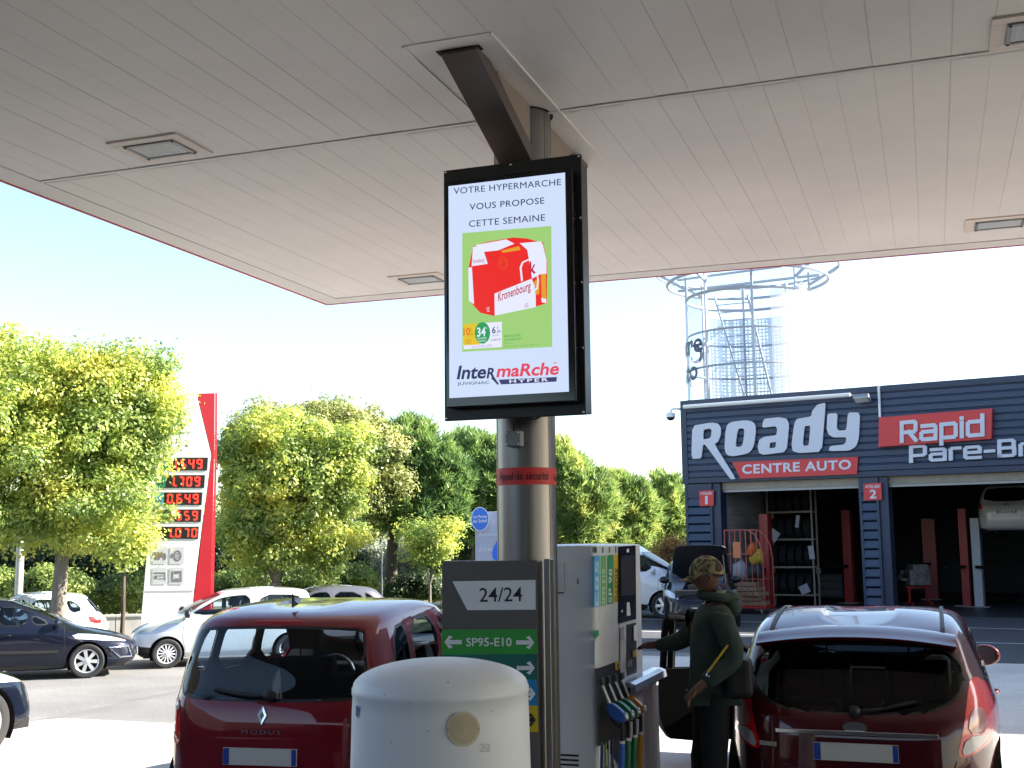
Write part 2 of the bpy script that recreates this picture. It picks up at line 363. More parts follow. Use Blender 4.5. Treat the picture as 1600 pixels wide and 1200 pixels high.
M_lens = pmat('prismatic lens', (.62, .66, .68), .3, spec=.7, var=.08, vscale=40)
M_lf = pmat('lamp housing', (.80, .72, .64), .45)
M_grey = pmat('mid grey metal', (.30, .31, .32), .45, metal=.4)
proto = None
lights = [(-4.86, 6.57, 'unlit ceiling light in the cream canopy, left of the hanging screen beside the joint strip'), (-4.86, 10.98, 'unlit ceiling light close to the front left corner of the canopy'),
          (.69, 10.87, 'small unlit ceiling light near the front red edge at right of the canopy'), (.72, 6.64, 'unlit ceiling light cut by the upper right edge of the picture')]
def canopy_light():
    t = thing('ceiling_light', lights[0][2], 'ceiling light', (0, 0, ZS), 0, 'ceiling lights under the canopy')
    f = MB()
    for x0, x1, y0, y1 in ((-.28, .28, -.22, -.14), (-.28, .28, .14, .22), (-.28, -.2, -.14, .14), (.2, .28, -.14, .14)): f.box(x0, x1, y0, y1, -.012, .004)
    f.build('frame', M_lf, t, bevel=.003)
    f = MB()
    for x0, x1, y0, y1 in ((-.2, .2, -.14, -.115), (-.2, .2, .115, .14), (-.2, -.175, -.115, .115), (.175, .2, -.115, .115)): f.box(x0, x1, y0, y1, -.022, .0)
    for sx in (-.187, .187):
        for sy in (-.127, .127): f.lathe([(.009, -.026), (.009, -.022)], 10, 1, Matrix.Translation((sx, sy, 0)), True)
    f.build('bezel', [M_grey, M_dark], t)
    f = MB(); f.box(-.175, .175, -.115, .115, -.016, -.004)
    for i in range(11): f.box(-.15+i*.03-.004, -.15+i*.03+.004, -.1, .1, -.019, -.0155)
    f.build('lens', M_lens, t); return t
for i, (x, y, lab) in enumerate(lights):
    if i == 0: o = proto = canopy_light()
    else: o = copy_tree(proto)
    o.location = (x, y, ZS-.002); o['label'] = lab

# ------------------------------------------------------------------ column, strut, band
PX, PY, PR = -2.347, 6.9, .183
M_steel = pmat('brushed stainless steel', (.235, .222, .212), .36, metal=.9, var=.30, vscale=3.2, stretch=(5, 5, .12))
M_brown = pmat('brown steel', (.13, .10, .085), .42, metal=.35, var=.12, vscale=3)
colm = thing('steel_column', 'round brushed steel column holding up the canopy behind the screen', 'column', (PX, PY, 0))
b = MB(); b.lathe([(PR, 0), (PR, 4.693)], 72, 0); b.lathe([(PR+.0005, 0), (.26, 0.0), (.26, .02), (PR+.001, .02)], 40, 0)
for a in (0.6, 2.2, 4.35, 4.9, 5.5): b.box(-.002, .002, PR-.001, PR+.0012, 0.02, 4.69, 1, Matrix.Rotation(a, 4, 'Z'))
b.build('shaft', [M_steel, pmat('weld seam', (.12, .11, .10), .5, metal=.8)], colm, smooth=40)
def strut(sgn):
    b = MB()
    p = Vector((.02, sgn*.98-.02*0, 4.71)); q = Vector((.0, sgn*.20, 4.37))
    M = Matrix.Identity(4)
    b.bar(Vector((.02, -1.09*(-sgn) if sgn > 0 else -1.12, 4.72)), Vector((.02, sgn*.17, 4.375)), .215, .10, 0)
    b.prism([(.105, sgn*.182, 4.40), (.105, sgn*.182, 4.69), (.105, sgn*.78, 4.69)], (.012, 0, 0), 1)
    b.prism([(-.10, sgn*.182, 4.40), (-.10, sgn*.182, 4.69), (-.10, sgn*.78, 4.69)], (.012, 0, 0), 1)
    b.build('strut', [M_brown, pmat('tan steel', (.36, .29, .23), .45, metal=.3)], colm, bevel=.004)
strut(-1); strut(1)
def cyl_pt(s, z, r): a = math.atan2(-6.9, 2.347) + s/PR; return Vector((r*math.cos(a), r*math.sin(a), z))
zb0, zb1 = atY(822, 757, 6.72).z, atY(822, 730, 6.72).z
b = MB(); b.lathe([(PR+.002, zb0), (PR+.002, zb1)], 72, 0); wb = b.build('warning_band', pmat('red tape', (.72, .035, .035), .5, var=.06, vscale=8), colm, smooth=40)
b = MB(); h = zb1-zb0
for k in (-1, 0):
    s0 = R(-61)*PR + k*.40
    put_text(b, 'Appel de sécurité', (s0, 0, 0), (s0+.345, 0, 0), (s0, .62*h, 0), 0, bold=.012, fn=lambda p: cyl_pt(p.x, zb0+.13*h+p.y, PR+.0045))
    put_text(b, '-', (s0+.362, .28*h, 0), (s0+.378, .28*h, 0), (s0+.362, .32*h, 0), 0, fn=lambda p: cyl_pt(p.x, zb0+.08*h+p.y, PR+.0045))
put_text(b, 'Appel', (R(-61)*PR+.40, 0, 0), (R(-61)*PR+.50, 0, 0), (R(-61)*PR+.40, .5*h, 0), 0, bold=.012, fn=lambda p: cyl_pt(p.x, zb0+.13*h+p.y, PR+.0045))
b.build('lettering', pmat('dark red ink', (.035, .006, .010), .6), wb)
jb = thing('junction_box', 'small grey junction box with a cable fixed under the screen', 'junction box', (0, 0, 0))
c0 = atY(791, 698, 6.68); c1 = atY(815, 673, 6.68)
b = MB(); b.box(c0.x, c1.x, 6.655, 6.725, c0.z, c1.z); b.build('case', pmat('grey plastic', (.30, .31, .33), .5, var=.04), jb, bevel=.008)
for sx in (c0.x+.012, c1.x-.012):
    for sz in (c0.z+.012, c1.z-.012): b = MB(); b.lathe([(.005, 0), (.005, .004)], 8, 0, Matrix.Translation((sx, 6.655, sz)) @ Matrix.Rotation(R(90), 4, 'X'), True); b.build('screw', pmat('pale screw', (.7, .7, .72), .3, metal=.8), jb)
b = MB(); xm = (c0.x+c1.x)/2
b.tube(chaikin([(xm, 6.68, c1.z), (xm+.005, 6.67, c1.z+.05), (xm+.03, 6.64, c1.z+.09), (xm+.03, 6.6, c1.z+.16)], 2, False), .007, 8)
b.tube(chaikin([(xm+.06, 6.62, c1.z+.12), (xm+.10, 6.64, c1.z+.06), (xm+.17, 6.68, c1.z+.07), (xm+.2, 6.72, c1.z+.13)], 2, False), .005, 8)
b.build('cable', M_dark, jb)

# ------------------------------------------------------------------ hanging screen
scr = thing('advert_screen', 'tall black framed advertising screen lit with a beer offer on the column', 'screen', (0, 0, 0))
fx0, fx1, fz0, fz1 = -2.683, -1.816, 2.70, 4.228
M_blk = pmat('black powder coat', (.012, .012, .014), .38, var=.1, vscale=9)
b = MB(); b.box(fx0, fx1, 6.40, 6.425, fz0, fz1); b.box(fx0+.02, fx1-.02, 6.425, 6.60, fz0+.02, fz1-.02); b.box(-2.5, -2.2, 6.60, 6.70, fz0+.3, fz1-.3)
b.build('frame', M_blk, scr, bevel=.004)
b = MB(); b.box(-2.635, -1.845, 6.305, 6.3995, 2.768, 4.125); b.build('bezel', pmat('black gloss', (.008, .008, .012), .12, spec=.6), scr, bevel=.006)
b = MB()
for px_, pz in [(fx0+.014, fz1-.014), (fx1-.014, fz1-.014), (fx0+.014, fz0+.014), (fx1-.014, fz0+.014), ((fx0+fx1)/2, fz1-.014)]+[(fx1-.012, fz0+(fz1-fz0)*k/4) for k in (1, 2, 3)]:
    b = MB(); b.sphere((px_, 6.399, pz), .008, 10, 6, 0, (1, .6, 1)); b.build('bolt', pmat('zinc bolt', (.75, .76, .78), .25, metal=.9), scr, smooth=60)
YD = 6.303
def Dp(zx, zy, k): return atY(680+zx/2.668, 230+zy/2.667, YD-.0008*k)
def Lp(zx, zy, k): return atY(700+zx/8, 490+zy/8, YD-.0008*k)
b = MB(); b.poly([Vector((-2.611, YD, 2.823)), Vector((-1.885, YD, 2.823)), Vector((-1.885, YD, 4.095)), Vector((-2.611, YD, 4.095))])
disp = b.build('display', lit('screen pale blue', 208, 224, 253), scr)
b = MB(); T = []
C = {k: i for i, k in enumerate(('green', 'red', 'white', 'navy', 'yellow', 'dgreen', 'orange', 'amber', 'rose', 'maroon', 'bar', 'vio'))}
cm = [lit('screen green', 160, 208, 120), lit('screen red', 236, 40, 38), lit('screen white', 232, 236, 255), lit('screen navy', 44, 48, 92), lit('screen yellow', 226, 196, 40), lit('screen emerald', 40, 160, 90), lit('screen orange', 225, 95, 25),
      lit('screen amber', 228, 160, 40), lit('screen rose', 226, 70, 92), lit('screen maroon', 190, 30, 60), lit('screen slate', 58, 60, 108), lit('screen violet', 190, 130, 225)]
def dpoly(P, c, k, f=Dp): b.poly([f(x, y, k) for x, y in P], C[c])
dpoly([(113, 358), (484, 328), (488, 832), (113, 853)], 'green', 1)
dpoly([(158, 412), (215, 395), (325, 376), (380, 380), (450, 398), (467, 480), (465, 650), (420, 664), (245, 703), (188, 690), (160, 660), (142, 640), (140, 500)], 'red', 2)
dpoly([(157, 415), (196, 412), (219, 486), (152, 496)], 'white', 3)
dpoly([(138, 502), (153, 500), (162, 655), (140, 640)], 'white', 3)
dpoly([(166, 408), (296, 384), (330, 402), (262, 430), (205, 436)], 'white', 3)
dpoly([(352, 400), (440, 392), (452, 412), (384, 428)], 'white', 3)
dpoly([(384, 428), (450, 412), (464, 470), (464, 528), (436, 530), (404, 548)], 'white', 3)
dpoly([(247, 610), (402, 548), (418, 585), (420, 666), (248, 702)], 'white', 3)
dpoly([(272, 432), (350, 412), (356, 428), (284, 440)], 'amber', 4)
dpoly([(440, 528), (461, 526), (463, 645), (444, 640)], 'amber', 4); dpoly([(412, 560), (434, 545), (434, 612), (418, 615)], 'amber', 4)
dpoly([(440, 515), (461, 513), (461, 527), (440, 529)], 'white', 5); dpoly([(442, 628), (463, 632), (463, 650), (444, 646)], 'white', 5)
ring = [(358, 560), (352, 500), (362, 478), (392, 464)]; ring2 = [(392, 470), (368, 482), (360, 502), (366, 556)]
dpoly(ring+ring2, 'white', 4)
ring = [(400, 612), (428, 590), (432, 555), (428, 530), (422, 532), (426, 556), (422, 586), (398, 604)]; dpoly(ring, 'white', 6)
ov = [(284+19*math.cos(t), 482+26*math.sin(t)) for t in np.linspace(0, 2*math.pi, 25)]; ov2 = [(284+16*math.cos(t), 482+23*math.sin(t)) for t in np.linspace(2*math.pi, 0, 25)]
dpoly(ov+ov2, 'orange', 3)
def dtext(s, ll, lr, ul, c, k, f=Dp, **kw): put_text(b, s, f(*ll, k), f(*lr, k), f(*ul, k), C[c], **kw)
dtext('Kronenbourg', (262, 656), (398, 607), (262, 606), 'maroon', 4, bold=.012)
dtext('Kronenbourg', (157, 490), (205, 484), (157, 466), 'maroon', 4)
dtext('k', (394, 535), (420, 524), (394, 478), 'maroon', 4, bold=.02)
dtext('4,2%', (214, 688), (226, 690), (214, 664), 'white', 4); dtext('4,2%', (372, 672), (388, 668), (372, 652), 'maroon', 4)
dtext('PRESTIGE', (266, 485), (302, 480), (266, 477), 'orange', 4)
dtext('VOTRE HYPERMARCHE', (77, 196), (525, 158), (77, 170), 'navy', 2, bold=.006, space=1.06)
dtext('VOUS PROPOSE', (143, 262), (455, 235), (143, 236), 'navy', 2, bold=.006, space=1.06)
dtext('CETTE SEMAINE', (141, 333), (458, 306), (141, 306), 'navy', 2, bold=.006, space=1.06)
dpoly([(118, 738), (278, 727), (278, 833), (118, 842)], 'white', 2); dpoly([(118, 738), (184, 733), (186, 822), (119, 826)], 'yellow', 3)
dpoly([(197+32*math.cos(t), 774+45*math.sin(t)) for t in np.linspace(0, 2*math.pi, 33)[:-1]], 'dgreen', 4)
dtext('10', (118, 786), (145, 784), (118, 753), 'orange', 4, bold=.015); dtext('€', (146, 768), (153, 767), (146, 755), 'orange', 4); dtext(',44', (144, 787), (158, 786), (144, 775), 'orange', 4)
dtext('34', (174, 791), (210, 788), (174, 752), 'white', 5, bold=.02); dtext('%', (210, 758), (217, 757), (210, 750), 'white', 5)
dtext('DE REMISE', (176, 802), (214, 799), (176, 794), 'white', 5); dtext('IMMEDIATE', (180, 812), (212, 810), (180, 805), 'white', 5)
dtext('6', (237, 777), (252, 776), (237, 748), 'navy', 4, bold=.015); dtext('€', (257, 757), (263, 756), (257, 747), 'navy', 4); dtext(',89', (256, 776), (272, 775), (256, 762), 'navy', 4)
dtext('LE LOT', (238, 788), (266, 786), (238, 782), 'navy', 4); dtext('CARTE', (232, 808), (272, 805), (232, 800), 'navy', 4)
dtext('PRIX', (126, 810), (150, 808), (126, 803), 'orange', 4); dtext('NORMAL', (126, 820), (152, 818), (126, 813), 'orange', 4); dtext('SUR VOTRE CARTE', (152, 838), (238, 832), (152, 828), 'vio', 4)
dtext('BIERE BLONDE', (288, 793), (356, 787), (288, 784), 'dgreen', 4, bold=.01); dtext('KRONENBOURG', (288, 808), (360, 802), (288, 799), 'dgreen', 4, bold=.01); dtext('4,2% vol.', (288, 822), (324, 819), (288, 814), 'dgreen', 4); dtext('26 x 25 cl soit 6,5 l', (288, 835), (424, 826), (288, 828), 'dgreen', 4)
dtext('Inte', (108, 825), (472, 812), (120, 652), 'navy', 2, Lp, bold=.025, shear=.12)
dtext('R', (482, 812), (585, 806), (490, 680), 'navy', 2, Lp, bold=.028, shear=.1)
dpoly([(536, 805), (575, 790), (640, 884), (618, 888)], 'navy', 3, Lp)
dtext('maRche', (603, 800), (1383, 765), (612, 640), 'rose', 2, Lp, bold=.025, shear=.12)
dpoly([(1316, 612), (1362, 609), (1360, 620), (1314, 623)], 'rose', 3, Lp)
dtext('JUVIGNAC', (118, 908), (518, 890), (118, 858), 'navy', 2, Lp, bold=.004)
dpoly([(632, 826), (1362, 792), (1356, 850), (664, 886)], 'bar', 2, Lp)
dtext('HYPER', (768, 868), (1252, 845), (768, 826), 'white', 3, Lp, bold=.02, space=1.35)
b.build('advert_print', cm, disp, recalc=False)

# ------------------------------------------------------------------ fuel sign
fs = thing('fuel_sign', 'taupe fuel direction sign reading 24/24 standing before the column', 'sign', (0, 0, 0))
M_taupe = pmat('taupe paint', (.105, .095, .087), .42, var=.05, vscale=3)
b = MB(); b.box(-2.747, -2.157, 6.5, 6.62, .16, 1.882); b.build('panel', M_taupe, fs, bevel=.006)
b = MB(); b.box(-2.12, -2.085, 6.52, 6.60, .16, 1.89); b.build('side_post', M_steel, fs, bevel=.004)
def Sp(x, y, k=1): return atY(x, y, 6.5-.0012*k)
def Sq(zx, zy, k=1): return Sp(540+zx/3.333, 840+zy/3.333, k)
M_sw = pmat('sign white', (.78, .79, .80), .4); M_sb = pmat('sign black', (.012, .012, .015), .45)
b = MB(); b.poly([Sq(*p) for p in ((556, 228), (989, 220), (990, 375), (634, 378))]); hd = b.build('header_plate', M_sw, fs)
b = MB(); put_text(b, '24/24', Sq(697, 336, 2), Sq(920, 332, 2), Sq(697, 262, 2), 0, bold=.004); b.build('lettering', M_sb, hd)
def arrow(b, cx, cy, w, hgt, d, k=3):
    t = .1*hgt+1.5; s = d
    P = [(cx-s*w/2, cy-t*1.3), (cx+s*w/2-s*t*1.7, cy-t*1.3), (cx+s*(w/2-hgt*.44)-s*t*.6, cy-hgt*.36), (cx+s*(w/2-hgt*.44)+s*t*1.6, cy-hgt*.5), (cx+s*w/2+s*t, cy),
         (cx+s*(w/2-hgt*.44)+s*t*1.6, cy+hgt*.5), (cx+s*(w/2-hgt*.44)-s*t*.6, cy+hgt*.36), (cx+s*w/2-s*t*1.7, cy+t*1.3), (cx-s*w/2, cy+t*1.3)]
    fill_poly(b, [Sq(x, y, k) for x, y in P])
rows = [('SP95-E10', (499, 480), (993, 477), (1000, 606), (500, 610), (.03, .32, .035), 'green plate'), ('SP98', (500, 610), (994, 606), (997, 740), (501, 746), (.005, .135, .105), 'teal plate'),
        ('E85', (501, 746), (997, 740), (1000, 875), (502, 880), (.012, .21, .47), 'blue plate'), ('GAZOLE', (502, 880), (1000, 875), (1004, 1012), (503, 1016), (.62, .45, .0), 'yellow plate')]
for i, (tx, a, bb, c, d, rgb, mn) in enumerate(rows):
    b = MB(); b.poly([Sq(*p, 1) for p in (a, bb, c, d)]); rw = b.build('fuel_row', pmat(mn, rgb, .4, var=.03), fs)
    cy = (a[1]+d[1])/2-1; mt = M_sb if i == 3 else M_sw; b = MB()
    xs = [(628, 865), (640, 818), (650, 800), (640, 850)][i]
    put_text(b, tx, Sq(xs[0], cy+23, 2), Sq(xs[1], cy+22, 2), Sq(xs[0], cy-22, 2), 0, bold=.014)
    b.build('lettering', mt, rw, recalc=False)
    b = MB(); xa = (931, 934, 938, 940)[i]
    arrow(b, xa, cy+2, 86, 70, 1); b.build('arrow', mt, rw)
    if i == 0: b = MB(); arrow(b, 564, cy, 82, 70, -1); b.build('arrow', mt, rw)

# ------------------------------------------------------------------ domed white cabinet in front
dm = LD((686-800)/F_PX*4.4, 4.4)
dome = thing('domed_bin', 'white plastic domed cylinder with a round beige sticker in the foreground', 'bin', (dm.x, dm.y, 0))
M_wpl = pmat('white plastic', (.84, .88, .94), .42, var=.05, vscale=2.5, bump=.05, bscale=14)
b = MB(); rr = .318
prof = [(rr+.03, .12), (rr+.012, .9), (rr+.002, 1.40), (rr, 1.452), (rr+.003, 1.456), (rr+.003, 1.476), (rr-.001, 1.482)]
for k in range(1, 15): t = k/14; prof.append((max(.001, (rr-.001)*math.cos(t*math.pi/2)), 1.482+.094*math.sin(t*math.pi/2)))
b.lathe(prof, 96); b.build('body', M_wpl, dome, smooth=50)
def dome_pt(x, y, off=.002):                # where the sight line meets the drum
    d = ray(x, y); o2 = O-Vector((dm.x, dm.y, 0)); r_ = rr+.004+off
    A = d.x*d.x+d.y*d.y; B_ = 2*(o2.x*d.x+o2.y*d.y); C_ = o2.x**2+o2.y**2-r_*r_; D_ = B_*B_-4*A*C_
    t = (-B_-math.sqrt(max(0, D_)))/(2*A); return o2+d*t
M_bei = pmat('beige sticker', (.56, .48, .34), .55, var=.05, vscale=20)
b = MB(); cc = dome_pt(724, 1139)
for r_, mi, of in ((1., 1, .0035), (.86, 0, .0045)):
    b.add([dome_pt(724, 1139, of)]+[dome_pt(724+26*r_*math.cos(t), 1139+27.5*r_*math.sin(t), of) for t in np.linspace(0, 2*math.pi, 41)[:-1]], [(0, 1+k, 1+(k+1) % 40) for k in range(40)], mi)
b.sphere(dome_pt(724, 1139, .004), .004, 8, 6, 1)
for sx in (-24, 24): b.sphere(dome_pt(724+sx, 1139, .004), .003, 8, 6, 2)
b.build('sticker', [M_bei, pmat('cream rim', (.66, .60, .47), .5), M_grey], dome)
b = MB(); put_text(b, '23', (750, 1175, 0), (766, 1175, 0), (750, 1162, 0), 0, fn=lambda p: dome_pt(p.x, p.y, .0065)); b.build('marker_scrawl', pmat('faded marker', (.62, .58, .62), .6), dome)
for x_, y_ in ((601, 1085), (640, 1098), (668, 1142), (611, 1160), (768, 1112), (700, 1066)):
    b = MB(); b.add([dome_pt(x_+1.3*math.cos(t), y_+1.1*math.sin(t), .003) for t in np.linspace(0, 6.283, 9)[:-1]], [tuple(range(8))]); b.build('scuff', pmat('scuff grey', (.35, .34, .33), .7), dome)
b = MB(); b.poly([dome_pt(x, y, .0035) for x, y in ((556, 1103), (560, 1104), (559, 1122), (556, 1118))]); b.build('blue_label', pmat('blue label', (.03, .05, .35), .5), dome)

# ------------------------------------------------------------------ island
b = MB(); b.box(-2.95, -1.72, 3.2, 10.6, 0, .13); tag(b.build('pump_island', pmat('island concrete', (.42, .41, .39), .8, var=.12, vscale=3), bevel=.02), kind='structure')

# ------------------------------------------------------------------ fuel pump
pump = thing('fuel_pump', 'white fuel pump with coloured label strips and four hanging nozzles', 'fuel pump', (0, 0, 0))
SX = -2.11
M_pw = pmat('pump white', (.62, .63, .64), .38, var=.025, vscale=2)
ya, yb, zt = 7.60, 8.90, 1.958
b = MB()
r_ = .05; prof = []
for cx_, cy_, a0 in ((SX-r_, yb-r_, 0), (-2.64+r_, yb-r_, 90), (-2.64+r_, ya+r_, 180), (SX-r_, ya+r_, 270)):
    for k in range(7): a = R(a0+15*k); prof.append((cx_+r_*math.cos(a), cy_+r_*math.sin(a)))
b.prism([(x, y, .131) for x, y in prof], (0, 0, zt-.131)); b.build('housing', M_pw, pump, smooth=30, bevel=.006)
def Pp(x, y, k=1): return atX(x, y, SX+.0015*k)
def Pq(zx, zy, k=1): return Pp(840+zx/3.2444, 830+zy/3.2432, k)
b = MB(); b.box(-2.545, -2.495, ya-.004, ya+.01, 1.9, 1.95); 
q0 = atY(868, 879, ya-.006); q1 = atY(882, 929, ya-.006); b.box(q0.x-.02, q1.x, ya-.007, ya, q1.z, q0.z); b.box(q0.x+.01, q1.x-.005, ya-.009, ya-.007, q1.z+.008, q1.z+.016, 1)
b.build('notice_plate', [pmat('plate grey', (.55, .56, .57), .4), M_dark], pump, bevel=.003)
b = MB(); q = [atY(903, 904, ya-.006), atY(902, 911, ya-.006), atY(904, 912, ya-.006)]; b.tube(q, .003, 6); b.build('hook', M_dark, pump)
b = MB()
for i in range(6): z = .45+.03*i; b.box(-2.5, -2.25, ya-.004, ya+.002, z, z+.012)
b.build('vent', M_dark, pump)
strips = [(286, 316, 125, 386, (.09, .42, .72), 'E85', 'pump blue'), (320, 348, 124, 379, (.16, .44, .10), 'SP95 E10', 'pump lime'), (353, 384, 121, 371, (.03, .30, .10), 'SP 98', 'pump green'), (386, 413, 119, 362, (.62, .43, .02), 'GAZOLE', 'pump yellow')]
for i, (x0, x1, y0, y1, rgb, tx, mn) in enumerate(strips):
    b = MB(); b.poly([Pq(x0, y1), Pq(x1, y1-3), Pq(x1, y0-2), Pq(x0, y0)]); st = b.build('fuel_label', pmat(mn, rgb, .4), pump)
    b = MB(); put_text(b, tx, Pq(x1-6, y1-8, 2), Pq(x1-6, y0+(70 if i else 25), 2), Pq(x0+7, y1-8, 2), 0, bold=.01)
    b.build('lettering', [pmat('label pale', (.55, .75, .8), .5), pmat('label pale green', (.6, .8, .5), .5), pmat('label white', (.75, .8, .75), .5), M_sb][i], st)
for x in (297, 330, 364, 396): b = MB(); b.poly([Pq(x-3, 110), Pq(x+4, 109), Pq(x+4, 80), Pq(x-3, 80)]); b.build('price_tick', pmat('tick green', (.03, .10, .07), .5), pump)
def slab(b, P, k0, k1, mi=0):               # raised plate on the side of the pump
    fill_poly(b, [Pq(*p, k1) for p in P], mi=mi); n = len(P)
    for i in range(n): b.add([Pq(*P[i], k1), Pq(*P[(i+1) % n], k1), Pq(*P[(i+1) % n], k0), Pq(*P[i], k0)], [(0, 1, 2, 3)], mi)
b = MB(); slab(b, [(415, 468), (500, 445), (497, 72), (415, 78)], 0, 8); dsp = b.build('display_panel', pmat('pump black glass', (.012, .012, .02), .16, spec=.6), pump)
b = MB(); b.poly([Pq(x, y, 9) for x, y in ((424, 330), (492, 318), (490, 120), (424, 126))]); b.build('price_display', pmat('lcd off', (.03, .028, .032), .3), dsp)
b = MB(); b.poly([Pq(x, y, 9) for x, y in ((452, 430), (472, 426), (466, 360), (452, 362))]); b.poly([Pq(x, y, 9) for x, y in ((424, 412), (432, 410), (432, 398), (424, 400))]); b.poly([Pq(x, y, 9) for x, y in ((452, 108), (464, 106), (464, 88), (452, 90))]); b.build('safety_symbol', pmat('symbol white', (.6, .62, .65), .5), dsp)
b = MB(); slab(b, [(420, 752), (450, 742), (448, 478), (418, 486)], 0, 6); b.build('side_trim', M_pw, pump)
b = MB(); slab(b, [(452, 735), (503, 716), (500, 462), (450, 474)], 0, 4); rd = b.build('card_reader', M_blk, pump)
for nm_, P_, k0_, k1_, mt_ in (('reader_trim', [(488, 556), (503, 553), (503, 474), (488, 478)], 4, 10, M_sw), ('notice', [(424, 552), (440, 548), (438, 484), (424, 488)], 6, 8, pmat('notice grey', (.4, .4, .42), .5)), ('notice', [(482, 640), (503, 634), (503, 600), (482, 606)], 4, 9, pmat('notice yellow', (.6, .42, .05), .5)), ('keypad', [(456, 690), (480, 684), (480, 650), (456, 656)], 4, 9, M_grey)):
    b = MB(); slab(b, P_, k0_, k1_); b.build(nm_, mt_, rd)
b = MB(); b.poly([Pq(x, y, 2) for x, y in ((288, 548), (311, 530), (311, 500), (288, 507))]); b.poly([Pq(x, y, 1) for x, y in ((290, 680), (312, 672), (311, 548), (290, 556))], 1); b.build('notice_sticker', [pmat('sticker green', (.02, .28, .12), .5), pmat('sticker pale', (.62, .64, .66), .5)], pump)
hp = [(292, 700), (420, 655), (424, 742), (500, 770), (520, 900), (520, 1210), (330, 1210), (330, 1110), (309, 1100), (302, 860)]
b = MB(); slab(b, [(292, 700), (421, 652), (426, 760), (470, 760), (470, 1200), (420, 1200), (330, 1070), (309, 1100), (302, 860)], 0, 3); b.build('nozzle_recess', pmat('recess black', (.012, .012, .014), .6), pump)
b = MB(); slab(b, [(394, 705), (421, 696), (420, 655), (393, 664)], 3, 5); put_text(b, '1', Pq(404, 696, 6), Pq(412, 694, 6), Pq(404, 672, 6), 1, bold=.02); b.build('pump_number', [pmat('plate yellow', (.62, .43, .02), .45), M_sb], pump)
b = MB()
for i in range(5): slab(b, [(310+i*17, 1210), (316+i*17, 1210), (316+i*17, 1085-i*9), (310+i*17, 1090-i*9)], 3, 6, i % 3)
b.build('lower_label', [M_sw, pmat('strip navy', (.03, .04, .2), .5), pmat('strip green', (.2, .4, .12), .5)], pump)
# side shelf and its cabinet at the far end
b = MB(); sh = [(-2.26, 8.93), (-2.09, 8.93), (-2.06, 8.95), (-2.045, 8.99), (-2.045, 9.1), (-2.26, 9.1)]
b.prism([(x, y, .132) for x, y in sh], (0, 0, .80)); b.build('shelf_cabinet', pmat('cabinet white', (.62, .63, .66), .45, var=.03), pump, bevel=.02)
b = MB(); pr = [(.001, 1.01), (.07, 1.01), (.105, .995), (.115, .945), (.10, .945), (.09, .975), (.001, .975)]
b.prism([(SX+x, 8.18, z) for x, z in pr], (0, 1.0, 0)); b.build('shelf', pmat('shelf steel', (.45, .5, .58), .25, metal=.8), pump, bevel=.003)
# nozzles
noz_rgb = [((.02, .10, .42), 'nozzle blue'), ((.015, .16, .07), 'nozzle green'), ((.015, .16, .07), 'nozzle green'), ((.58, .24, .02), 'nozzle orange')]
M_alu = pmat('spout aluminium', (.6, .62, .62), .35, metal=.8); M_hose = pmat('rubber hose', (.012, .012, .013), .55)
for i in range(4):
    base = Pp(939+i*10.2, 1078-i*3.2, 1); y, z = base.y, base.z
    nz = MB()
    X = SX+.012
    nz.tube(chaikin([(X-.02, y, z+.06), (X+.005, y, z+.01), (X+.05, y, z-.095)], 2, False), .013, 12, 1)
    P = [(X+.035, z-.085), (X+.065, z-.078), (X+.12, z-.115), (X+.152, z-.15), (X+.158, z-.195), (X+.12, z-.20), (X+.06, z-.175), (X+.032, z-.125)]
    P2 = chaikin([(x, 0, zz) for x, zz in P], 1)
    nz.prism([(p.x, y-.026, p.z) for p in P2], (0, .052, 0), 0)
    nz.tube(chaikin([(X+.05, y, z-.165), (X+.075, y, z-.205), (X+.115, y, z-.235), (X+.135, y, z-.205)], 2, False), .007, 8, 2)
    nz.lathe([(.02, -.012), (.026, 0), (.026, .008), (.02, .016)], 14, 1, Matrix.Translation((X+.153, y, z-.165)) @ Matrix.Rotation(R(75), 4, 'Y'), True)
    nzo = nz.build('nozzle', [pmat(noz_rgb[i][1], noz_rgb[i][0], .4), M_alu, M_blk], pump, smooth=35, bevel=.004)
    hb = MB(); hb.tube(chaikin([(X+.125, y, z-.185), (X+.128, y, z-.24), (X+.125, y, z-.34), (X+.11, y, z-.6), (X+.09, y, z-.85), (X+.02, y+.05, z-.95), (X+.01, y+.1, z-.7), (X-.02, y+.1, z-.5)], 3, False), .0125, 10); hb.build('hose', M_hose, nzo, smooth=50)
    hb = MB(); hb.tube([(X+.125, y, z-.335), (X+.122, y, z-.37), (X+.112, y, z-.56)], [.0165, .022, .02], 12); hb.tube([(X+.1262, y, z-.318), (X+.1252, y, z-.335)], .017, 12, 1); hb.build('hose_sleeve', [MATS[noz_rgb[i][1]], M_sw], nzo, smooth=50)
    hb = MB(); hb.box(X-.012, X+.012, y-.03, y+.03, z+.03, z+.075); hb.build('holster', pmat('holster grey', (.05, .06, .075), .5), nzo, bevel=.004)
